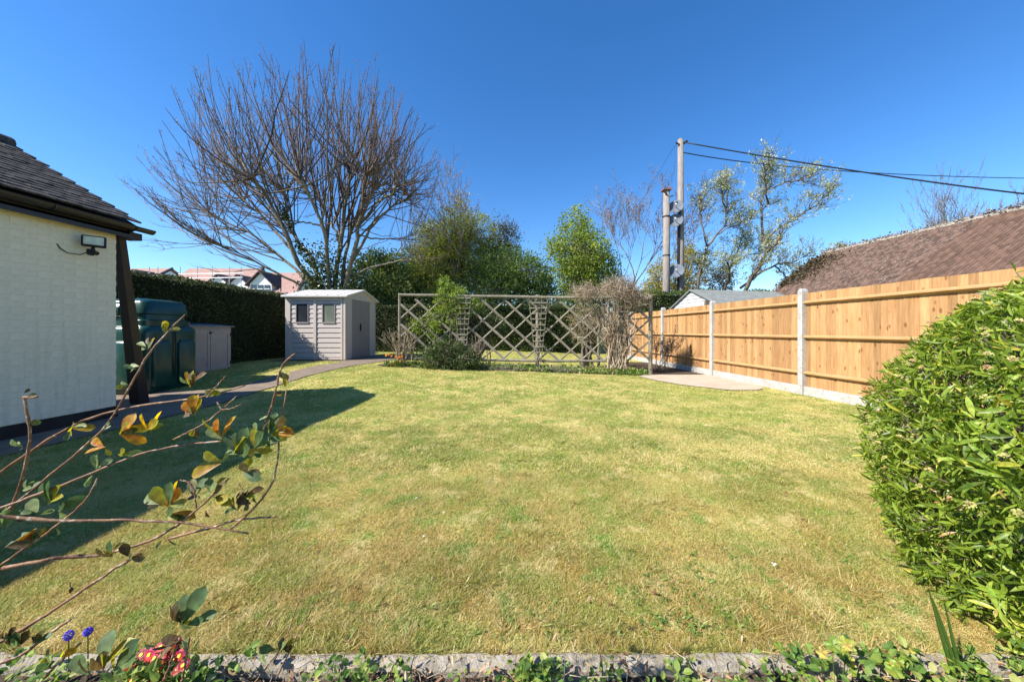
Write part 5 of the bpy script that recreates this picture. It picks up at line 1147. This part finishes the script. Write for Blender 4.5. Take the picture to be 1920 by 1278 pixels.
def rightbush():
    rng = np.random.default_rng(200); bx, by = 2.84, 1.50
    t_ = thing('evergreen_shrub', (bx, by, 0), 'big glossy green shrub with narrow leaves filling the right edge', 'shrub')
    # plan: ellipse leaning along the border, waist bulging at 0.6 m
    hz_ = [0.0,.15,.35,.6,.9,1.12,1.28,1.42,1.53,1.6]; hr = [.95,.97,.99,1.0,.96,.86,.73,.55,.34,.10]
    nW = 15000; z = rng.uniform(0.02, 1.58, nW); a = rng.uniform(0, 2*math.pi, nW); u_ = np.array([.6,.8]); v_ = np.array([-.8,.6]); cxy = np.array([2.85,1.50])
    dep = np.abs(rng.normal(size=nW))*np.where(rng.random(nW) < .72, .10, .28)
    rad = np.interp(z, hz_, hr)*(1+.05*np.sin(a*5+z*4)+.05*np.sin(z*9+a*7)+.03*np.sin(z*21+a*17))
    ex, ey = (1.70*rad-dep)*np.cos(a), (.90*rad-dep)*np.sin(a)
    P = np.stack([cxy[0]+ex*u_[0]+ey*v_[0], cxy[1]+ex*u_[1]+ey*v_[1], z], 1)
    nx_ = np.cos(a)/1.70; ny_ = np.sin(a)/.90; D = np.stack([nx_*u_[0]+ny_*v_[0], nx_*u_[1]+ny_*v_[1], .25+0*a+.9*(z > 1.25)], 1); D = nrm(D)
    tocam = nrm(np.array([0,0,CH])-P); ok = ((D*tocam).sum(1) > -.35) & (P[:,0] < P[:,1]*1.72) & (P[:,1] > .95); P = P[ok]; D = D[ok]; dep = dep[ok]; z = z[ok]; nW = len(P); print('whorls', nW)
    Ls = []; 
    for i in range(nW):
        # whorl of 3-5 leaves at shoot tip
        d = nrm(D[i]+rng.normal(size=3)*.5); nl = rng.integers(3, 6); e1 = nrm(np.cross(d, rng.normal(size=3))); e2 = np.cross(d, e1); ph = rng.uniform(0, 6.28)
        for q in range(nl):
            th = ph+q*2*math.pi/nl+rng.normal()*.3; side = e1*math.cos(th)+e2*math.sin(th); T = nrm(d*rng.uniform(.3,1.)+side*.9); N = nrm(d - T*d.dot(T) + rng.normal(size=3)*.15)
            Ls.append((P[i]-d*rng.uniform(0,.04), T, N, rng.uniform(.038,.092), dep[i]))
    cp = np.array([0,0,CH]); Ls = [l for l in Ls if l[0][0]/max(l[0][1],.1) < 1.75]
    # visibility-ish score: close to camera and outermost
    def score(l): return np.linalg.norm(l[0]-cp) + l[4]*8 + (3 if (CX+F*l[0][0]/l[0][1]) > 1925 or (CY-(l[0][2]-CH)*F/l[0][1]) > 1285 else 0)
    sc_ = np.array([score(l) for l in Ls]); order = np.argsort(sc_)
    lme = [leafmesh('leaf', .085, .0185, .20, b_, lm_g) for b_ in (.05, .22, .42)]
    for i in order[:298]:
        p, T, N, L, _ = Ls[i]; S = np.cross(N, T); N2 = np.cross(T, S); o = link('leaf', lme[rng.integers(3)], t_)
        R = Matrix((Vector(T), Vector(nrm(S)), Vector(nrm(N2)))).transposed().to_4x4(); s = L/.085
        pl_ = org(t_); o.matrix_local = Matrix.Translation(Vector(p)-Vector(pl_)) @ R @ Matrix.Scale(s, 4)
    rest_ = [Ls[i] for i in order[298:]]; P_ = np.array([l[0] for l in rest_]); T_ = np.array([l[1] for l in rest_]); N_ = np.array([l[2] for l in rest_]); L_ = np.array([l[3] for l in rest_])
    V_, F_, kk = leaf_geo(P_, T_, N_, L_, L_*.22, .20, True); pp = Parts(); pp.add(V_, F_, np.repeat(rng.random(len(P_))*.985, kk)); o = pp.build('foliage', lm_s, t_); o['kind'] = 'stuff'
    for pz in o.data.polygons: pz.use_smooth = False
    tw = Twigs()
    for i in range(500):
        j = rng.integers(nW); e = P[j]; c_ = np.array([bx, by, .1])+rng.normal(size=3)*np.array([.2,.2,.05]); a_ = c_+(e-c_)*rng.uniform(.2,.6); tw.add([a_, (a_+e)/2+rng.normal(size=3)*.04, e], [.009,.003])
    tw.build('stems', twig_grey, t_, 4, rng)
    # cream flower bud clusters
    bud = leafmat('flower_buds', [(0,(.34,.34,.10)),(.6,(.50,.44,.18)),(1,(.46,.30,.14))], .7, .2, obr=True); fm = MB()
    for q in range(22):
        c_ = nrm(rng.normal(size=3))*.022; c_[2] = abs(c_[2]); fm.tube([c_*.6, c_*1.15], [.0055,.0035], 5)
    fme = fm.mesh('bud_cluster', bud); sel = [i for i in rng.permutation(nW) if dep[i] < .05 and z[i] > .4][:130]
    for i in sel:
        o = link('bud_cluster', fme, t_, tuple(P[i]+nrm(D[i])*.035)); o.rotation_euler = (rng.uniform(-.6,.6), rng.uniform(-.6,.6), rng.uniform(0,6)); o.scale = (rng.uniform(.5,.75),)*3
rightbush()

# ------------------------------------------------------------------ foreground honeysuckle (left)
def fg():
    rng = np.random.default_rng(300); s = 1/1.7806
    q = lambda x, y: (x*s, 560+y*s)
    t_ = thing('honeysuckle', tuple(W(-150, 1300, 1.0)), 'close-up climber with bare tan stems and orange-green young leaves at the left', 'climber')
    stemm = nmat('climber_stem', (.12,.052,.03), (.26,.135,.07), 30, .55, .4, 200, c3=(.48,.38,.28), dist=.002)
    S = [([(-60,625),(0,580),(180,455),(320,385),(500,350),(680,330),(820,290)], .95, 1.05, 11, 5),
     ([(-20,740),(110,635),(250,520),(360,430),(440,280),(500,175),(560,110),(618,52)], .9, 1.1, 8, 6),
     ([(-60,720),(0,700),(150,645),(300,585),(450,520),(600,485),(840,468)], .85, 1.0, 11, 6),
     ([(-60,722),(0,725),(200,742),(400,735),(600,745),(830,782)], .8, .95, 13, 6),
     ([(10,898),(150,872),(200,860),(300,862),(450,830),(560,780),(640,720),(700,665),(765,598)], .82, .98, 13, 6),
     ([(560,800),(700,765),(800,735),(925,727)], .96, 1.0, 10, 6),
     ([(770,768),(850,700),(910,620),(930,540),(932,440),(945,380),(957,300)], .98, 1.02, 8, 5),
     ([(868,450),(905,370),(922,300),(935,240),(950,210),(985,183)], 1.0, 1.0, 7, 8),
     ([(0,890),(100,820),(200,750),(290,670),(325,600)], .85, .9, 7, 6),
     ([(-40,1165),(0,1145),(130,1070),(280,970),(400,890),(470,850)], .8, .9, 12, 8),
     ([(30,720),(75,600),(98,500),(100,430),(85,350),(80,325)], .95, .95, 8, 8), ([(80,328),(100,330),(125,327)], .95, .95, 8, 6),
     ([(-60,1250),(0,1215),(80,1185),(160,1120),(235,1070)], .8, .85, 12, 7),
     ([(580,470),(650,435),(690,410),(740,370),(790,325)], .95, .97, 6, 4), ([(740,370),(770,368),(805,352)], .96, .97, 5, 3), ([(725,345),(740,370)], .96,.96,5,5),
     ([(690,330),(720,295),(752,260)], 1.0, 1.0, 5, 4),
     ([(800,1330),(860,1270),(950,1150),(990,1030),(1027,930)], .98, 1.0, 5, 3), ([(890,1330),(920,1270),(975,1160),(1015,1080),(1050,1020)], .98, 1.0, 5, 4),
     ([(520,1330),(560,1240),(600,1130)], .9, .9, 7, 6), ([(600,1330),(615,1240),(632,1130)], .9, .9, 7, 6),
     ([(600,605),(630,610),(650,640),(655,700)], .95,.95,5,5), ([(150,1260),(200,1210),(268,1148)], .85,.85,9,6),
    ]
    for pl_, z0, z1, w0, w1 in S:
        pl_ = np.array(pl_, float); n_ = 26; t = np.linspace(0,1,len(pl_)); tt = np.linspace(0,1,n_)
        # smooth (Catmull via dense interp + smoothing)
        x = np.interp(tt, t, pl_[:,0]); y = np.interp(tt, t, pl_[:,1])
        for _ in range(3): x[1:-1] = (x[:-2]+2*x[1:-1]+x[2:])/4; y[1:-1] = (y[:-2]+2*y[1:-1]+y[2:])/4
        z0 *= .72; z1 *= .72
        P = [tuple(W(*q(a+rng.normal()*1.0, b_+rng.normal()*1.0), z0+(z1-z0)*c_)) for a, b_, c_ in zip(x, y, tt)]
        r = [.5*s*(w0+(w1-w0)*c_)*.72*.92/F*(1.25 if (i % 9) == 8 else 1) * .95 for i, c_ in enumerate(tt)]
        k = MB(); k.tube(P, r, 8); k.build('stem', stemm, t_, smooth=True)
    amber = leafmat('amber_leaf', [(0,(.42,.13,.020)),(.5,(.52,.24,.03)),(1,(.50,.36,.05))], .45, .55, obr=True)
    olive = leafmat('olive_leaf', [(0,(.20,.19,.02)),(.5,(.34,.30,.035)),(1,(.38,.20,.03))], .45, .5, obr=True)
    green = leafmat('bluegreen_leaf', [(0,(.045,.080,.025)),(.6,(.09,.14,.05)),(1,(.17,.22,.08))], .55, .35, obr=True)
    young = leafmat('young_leaf', [(0,(.14,.19,.06)),(1,(.27,.31,.13))], .5, .35, obr=True)
    darkl = leafmat('brown_leaf', [(0,(.06,.04,.02)),(.6,(.12,.07,.03)),(1,(.16,.15,.06))], .5, .3, obr=True)
    mats = dict(a=amber, o=olive, g=green, y=young, d=darkl)
    LM = {(c_, b_): leafmesh('leaf', .06, .030, .16, b_, mats[c_], 1) for c_ in mats for b_ in (.02, .2)}
    CL = [(240,430,'oyo',50,.98,.3),(405,450,'aaoa',64,.95,.5),(500,440,'oao',62,.95,1.2),(350,490,'aa',52,.95,3.0),(640,290,'ddood',48,1.02,1.4),(690,320,'oy',40,1.02,.3),(645,385,'oooaa',50,.97,1.6),(640,430,'ad',30,.97,4.5),
      (735,470,'aaog',62,.98,2.0),(740,545,'ogog',70,.97,3.0),(800,520,'ogogg',74,.98,1.2),(850,500,'ggo',66,.98,.9),(820,580,'ggd',60,.98,-.3),(900,450,'oogy',52,1.,1.2),(925,450,'aad',46,1.,.3),(835,640,'ddg',50,.98,4.7),
      (565,690,'agoo',66,.94,1.6),(560,720,'gog',60,.94,.2),(530,690,'ogd',56,.94,2.6),(655,655,'ggd',58,.96,1.5),(715,665,'ood',60,.96,.2),(700,640,'oyg',44,.96,1.2),(685,715,'dd',36,.96,4.6),
      (790,700,'ood',46,.98,1.8),(830,680,'od',40,.98,2.4),(820,650,'odd',40,.98,.5),(165,680,'oogg',60,.9,1.2),(130,720,'ggd',58,.9,2.6),(200,700,'gg',64,.9,.4),(115,770,'aadg',50,.88,-2.2),(160,760,'gg',44,.88,-1.),
      (330,560,'ygyyy',36,.92,1.2),(310,590,'dyy',32,.92,4.),(545,112,'yoyo',34,1.08,.8),(560,108,'a',30,1.08,1.2),(500,160,'yod',30,1.07,1.5),(485,168,'yy',28,1.07,3.0),(455,230,'yyy',26,1.05,3.),(425,293,'yo',20,1.03,3.1),
      (98,415,'oyd',28,.95,.5),(72,495,'yyg',34,.95,2.8),(80,640,'ygyg',36,.93,1.2),(350,428,'yy',18,.97,1.),(240,970,'dd',24,.87,1.4),(370,860,'ddgd',44,.86,2.0),(430,860,'ddd',46,.88,.6),(380,830,'yd',28,.87,1.4),
      (600,1080,'dddg',66,.9,1.8),(625,1080,'ggg',80,.9,1.1),(605,1135,'ddd',56,.9,3.3),(345,1230,'odgg',84,.8,1.7),(380,1240,'gg',80,.8,.7),(300,1250,'dg',66,.8,2.),(70,1150,'dggd',60,.82,1.6),(110,1140,'gdd',52,.82,.8),(20,1130,'ddd',56,.8,1.2),(165,1230,'ggg',56,.83,1.3),(220,1200,'oo',44,.83,1.),
      (935,1175,'oydg',42,.99,1.3),(970,1180,'dd',26,.99,1.5),(885,1215,'gy',36,.98,2.2),(955,285,'odog',34,1.02,1.4),(945,275,'do',30,1.02,2.3),(922,318,'ad',18,1.,0),(855,445,'yyg',30,1.,2.5),(905,400,'yd',28,1.,3.9),(1045,1020,'d',14,1.,1.3),(5,760,'ggd',60,.85,1.5),(20,830,'dg',60,.84,.5),(545,800,'yd',34,.93,-1.5),(400,520,'yo',44,.94,.2),(90,325,'dd',22,.95,.4)]
    nleaf = [0]; n1 = sum(len(c_[2]) for c_ in CL); extra = []
    for c_ in sorted(CL, key=lambda q_: -q_[3]):
        k_ = (len(c_[2])+1)//2
        if n1+sum(len(e_[2]) for e_ in extra)+k_ > 296: break
        extra.append((c_[0], c_[1], ''.join(rng.choice(list('dogy'), k_)), c_[3]*.62, c_[4], c_[5]+rng.normal()*1.2))
    for (x, y, cs, L, Z, a0) in CL + extra:
        Z *= .72; L *= 1.12
        for i, c_ in enumerate(cs):
            a = a0 + (i-(len(cs)-1)/2)*.75/max(1, len(cs)**.35) + rng.normal()*.2; px, py = q(x+rng.normal()*5, y+rng.normal()*5); p = W(px, py, Z)
            T = nrm(np.array([math.cos(a), rng.normal()*.35, math.sin(a)])); N = nrm(np.array([rng.normal()*.6-.2, -.9, .35+rng.normal()*.5])); Sx = nrm(np.cross(N, T)); N = np.cross(T, Sx)
            nleaf[0] += 1
            sc_ = L*s*Z/F/.06*rng.uniform(.8,1.15); o = link('leaf', LM[(c_, .02 if rng.random() < .5 else .2)], t_); wd = rng.uniform(.8,1.15)
            R = Matrix((Vector(T), Vector(Sx), Vector(N))).transposed().to_4x4(); o.matrix_local = Matrix.Translation(Vector(p)-Vector(org(t_))) @ R @ Matrix.Diagonal((sc_, sc_*wd, sc_, 1))
fg()

# ------------------------------------------------------------------ near border planting
petalm = leafmat('primrose_petal', [(0,(.22,.004,.018)),(.6,(.36,.008,.03)),(1,(.45,.02,.06))], .5, .3, obr=True)
yel = nmat('primrose_centre', (.85,.55,.02), (.9,.65,.05), 30, .6)
pr = thing('primrose_clump', tuple(W(290,1278,1.2)), 'clump of crimson primroses with yellow centres in the near border', 'flowers')
rng = np.random.default_rng(401); fm = MB()
for q_ in range(5):
    a = q_*2*math.pi/5; c_, s_ = math.cos(a), math.sin(a); t1 = np.array([c_, s_, 0]); s1 = np.array([-s_, c_, 0])
    b0 = t1*.003; fm.add([b0-s1*.001, t1*.010-s1*.0075+np.array([0,0,.001]), t1*.0165-s1*.005, t1*.014, t1*.0165+s1*.005, t1*.010+s1*.0075+np.array([0,0,.001]), b0+s1*.001], [(0,1,2,3,4,5,6)], 0)
fm.tube([(0,0,-.001),(0,0,.0025)], [.0055,.0045], 10, 1); fm.tube([(0,0,-.03),(0,0,-.001)], .0012, 4, 2)
fme = fm.mesh('flower', [petalm, yel, G['weed']])
for (x, y) in ((905,455),(975,475),(985,430),(840,500),(870,520),(920,545),(985,520),(750,545),(720,530),(775,605),(890,600),(1000,580),(970,625),(825,560),(700,560),(950,490),(860,640),(930,640),(740,650),(1030,560),(1010,505),(795,500)):
    p = W(x/3, 1060+y/3, 1.14+rng.uniform(-.03,.05)); o = link('flower', fme, pr, tuple(p)); o.rotation_euler = (rng.uniform(.4,1.0), rng.uniform(-.4,.4), rng.uniform(-.5,.5)); o.scale = (1.15,)*3
P = np.array([W(x, y, 1.17) for x, y in zip(rng.uniform(232,345,240), rng.uniform(1225,1300,240))]); P[:,1] += rng.normal(size=240)*.03; P[:,2] -= .02
V_, F_, r_ = leafcloud(P, .045, .4, rng, Tb=np.array([0,-.3,1.]), full=True); pp = Parts(); pp.add(V_, F_, r_); pp.build('leaves', leafmat('primrose_leaf', [(0,(.12,.19,.04)),(1,(.36,.42,.16))], .5, .35), pr)
mus = nmat('muscari_blue', (.05,.035,.42), (.10,.07,.60), 60, .5)
for lab, px, py, hh in (('deep blue grape hyacinth, the larger left one of the pair', 129, 1190, .026), ('deep blue grape hyacinth, the smaller right one of the pair', 165, 1183, .020)):
    p = W(px, py, 1.24); t_ = thing('grape_hyacinth', (p[0], p[1], 0), lab, 'flower', 'grape hyacinths'); k = MB(); k.tube([(p[0],p[1],-.02), tuple(p)], .0018, 6); k.build('stem', G['weed'], t_)
    k = MB(); 
    for r in range(7):
        for q_ in range(7):
            a = q_*.9+r*.45; rr = .009*math.sin(math.pi*(r+1.2)/8.5)+.001; c_ = p+np.array([rr*math.cos(a), rr*math.sin(a), -hh/2+hh*r/6]); k.tube([c_, c_+np.array([.003*math.cos(a), .003*math.sin(a), -.002])], [.0028,.0022], 5)
    k.build('flower_head', mus, t_)
# ground-hugging leaves along the front border (uncountable)
def border():
    rng = np.random.default_rng(402); Ps = []; T = []; sz = []; 
    for (x0, x1, zt, n_, l) in ((-1.9,-1.0,.12,420,.030),(-1.0,-.6,.06,120,.026),(-.62,-.42,.09,110,.028),(-.45,.0,.060,90,.024),(-.02,.15,.10,120,.032),(.15,.5,.06,80,.024),(.5,.65,.09,60,.03),(.6,1.0,.07,130,.028),(.95,1.9,.13,420,.032)):
        nc = n_//7; cx_ = np.repeat(rng.uniform(x0, x1, nc), 7); cy_ = np.repeat(rng.uniform(1.05, 1.25, nc), 7); h_ = np.repeat(rng.uniform(.2, 1., nc)*zt, 7)
        Ps.append(np.column_stack([cx_+rng.normal(size=nc*7)*.018, cy_+rng.normal(size=nc*7)*.018, h_*rng.uniform(.6,1.,nc*7)])); sz.append(np.full(nc*7, l)*rng.uniform(.6,1.3,nc*7))
    P = np.concatenate(Ps); L = np.concatenate(sz); T = nrm(rdir(len(P), rng)*np.array([1,1,.6])+np.array([0,-.2,.35])); N = nrm(rdir(len(P), rng)*.5+np.array([0,-.3,1.]))
    V_, F_, k_ = leaf_geo(P, T, N, L, L*.7, .12, True); pp = Parts(); pp.add(V_, F_, np.repeat(rng.random(len(P)), k_))
    o = pp.build('ground_cover', G['bed']); tag(o, 'low green ground cover leaves along the near border edge', 'plants', kind='stuff')
    n_ = 1300; P = np.column_stack([rng.uniform(-1.6,1.9,n_), rng.uniform(1.0,1.275,n_), rng.uniform(-.02,.055,n_)]); lw_ = 110; yl = 1.35+2.2*rng.random(lw_)**2; P = np.concatenate([P, np.column_stack([rng.uniform(-1.2,1.2,lw_)*yl, yl, np.full(lw_, .016)])]); V_, F_, r_ = leafcloud(P, .026, .35, rng, full=True); pp = Parts(); pp.add(V_, F_, r_)
    tw = Twigs(4)
    for i in range(160):
        p = np.array([rng.uniform(-1.5,1.8), rng.uniform(1.1,1.27), rng.uniform(0,.06)]); d = nrm(rng.normal(size=3)*np.array([1,.5,.6])); l_ = rng.uniform(.04,.16); tw.add([p, p+d*l_*.33+rng.normal(size=3)*.004, p+d*l_*.66+rng.normal(size=3)*.006, p+d*l_], [.0016,.0010])
    o = pp.build('leaf_litter', G['litter']); tag(o, 'brown dead leaves and debris on the near border soil', 'leaf litter', kind='stuff')
    o = tw.build('dead_twigs', twig_tan, None, 4, rng); tag(o, 'thin dry twigs lying across the near border', 'twigs', kind='stuff')
border()
# lobed-leaf plant at lower right
def lobed(mat):
    k = MB(); pts = []
    for i in range(15):
        a = math.pi*(-.85+1.7*i/14); r = .022*(1+.22*math.cos(5*a)); pts.append((r*math.cos(a), r*math.sin(a), .003*math.cos(5*a)))
    k.add([(-.006,0,0.003)]+pts, [(0,i+1,i+2) for i in range(14)]); return k.mesh('leaf', mat)
lob = leafmat('lobed_leaf', [(0,(.13,.22,.03)),(.6,(.26,.33,.05)),(.85,(.42,.42,.08)),(1,(.42,.30,.08))], .5, .4, obr=True); lme = lobed(lob)
for (lab, x0, x1, y0, y1, n_, seed) in (('yellow-green lobed leaved plant under the big shrub at lower right', 1640, 1860, 1215, 1285, 46, 7), ('lobed leaved seedlings at the middle of the near edging', 965, 1030, 1240, 1285, 20, 8), ('small lobed leaved plant growing over the edging right of centre', 1455, 1600, 1205, 1275, 18, 9)):
    rng = np.random.default_rng(seed); c_ = W((x0+x1)/2, y1, 1.25); t_ = thing('leafy_plant', (c_[0], 1.22, 0), lab, 'plant'); tw = MB()
    for i in range(n_):
        p = W(rng.uniform(x0,x1), rng.uniform(y0,y1), rng.uniform(1.16,1.28)); o = link('leaf', lme, t_, tuple(p)); o.rotation_euler = (rng.uniform(-.2,.9), rng.uniform(-.5,.5), rng.uniform(0,6.28)); o.scale = (rng.uniform(.6,1.1),)*3
        tw.tube([tuple(p), (p[0]*.6+c_[0]*.4, p[1]-.01, -.02)], .0011, 4)
    tw.build('stems', G['weed'], t_)
# blades of bluebell-like leaves by the shrub
t_ = thing('strap_leaf_plant', tuple(W(1790,1278,1.22)), 'tall pale green strap-shaped leaves at the foot of the big shrub', 'plant')
for pts in (((1748,1120),(1775,1190),(1800,1280)),((1772,1130),(1785,1200),(1808,1285)),((1742,1105),(1762,1180),(1792,1282)),((1825,1210),(1812,1250),(1806,1285))):
    k = MB(); P_ = [W(a, b_, 1.22) for a, b_ in pts]; vs = []
    for i, t in enumerate(np.linspace(0,1,8)):
        p = P_[0]*(1-t)**2+P_[1]*2*t*(1-t)+P_[2]*t*t; w_ = .0015+.006*min(1, t*2.2); vs += [p-np.array([w_,0,0]), p+np.array([0,.004,0]), p+np.array([w_,0,.0])]
    k.add(vs, [(i*3+s, i*3+s+1, i*3+s+4, i*3+s+3) for i in range(7) for s in (0,1)]); k.build('leaf', G['weed'], t_, smooth=True)
# weeds in the lawn
def weeds():
    rng = np.random.default_rng(500); P = []; T = []; 
    spots = [(rng.uniform(1180,1420), rng.uniform(1030,1190)) for _ in range(70)] + [(rng.uniform(1420,1760), rng.uniform(1040,1215)) for _ in range(45)] + [(rng.uniform(600,1150), rng.uniform(1060,1215)) for _ in range(26)] + [(rng.uniform(900,1100), rng.uniform(960,1020)) for _ in range(8)] + [(665,1190),(650,1200),(930,1120),(1160,1185),(1290,1175)]
    for (px, py) in spots:
        Y = CH*F/(py-CY); x = (px-CX)*Y/F
        if Y < 1.34: continue
        for q_ in range(rng.integers(4, 10)): P.append((x+rng.normal()*.012, Y+rng.normal()*.012, .008)); a = rng.uniform(0,6.28); T.append((math.cos(a), math.sin(a), rng.uniform(.15,.9)))
    P = np.array(P); T = np.array(T); L = rng.uniform(.010,.030,len(P)); V_, F_, k_ = leaf_geo(P, T, np.tile([0,0,1.],(len(P),1))+rng.normal(size=(len(P),3))*.5, L, L*.32, .1, True)
    pp = Parts(); pp.add(V_, F_, np.repeat(rng.random(len(P)), k_)); o = pp.build('lawn_weeds', G['weed']); tag(o, 'small dark green weeds scattered through the near lawn', 'weeds', kind='stuff')
weeds()
wp = nmat('white_petal', (.80,.78,.74), (.86,.84,.80), 40, .6)
for (px, py, lab) in ((781,943,'white fallen petal on the lawn, farthest of the four'),(832,971,'white fallen petal on the lawn beside a brown patch'),(1451,1071,'largest white fallen petal, on the right of the lawn'),(795,1017,'tiny white fallen petal left of the lawn centre')):
    Y = CH*F/(py-CY); x = (px-CX)*Y/F; k = MB(); 
    for j in range(3):
        a = j*2.1; c_, s_ = math.cos(a), math.sin(a); r_ = .006 if px != 1451 else .010
        k.add([(x,Y,.036),(x+r_*c_-.5*r_*s_,Y+r_*s_+.5*r_*c_,.043),(x+1.6*r_*c_,Y+1.6*r_*s_,.038),(x+r_*c_+.5*r_*s_,Y+r_*s_-.5*r_*c_,.042)], [(0,1,2,3)])
    tag(k.build('fallen_petal', wp), lab, 'petal', 'white petals on the lawn')
print('objects', len(bpy.data.objects), 'tris', sum(len(m_.polygons) for m_ in bpy.data.meshes))
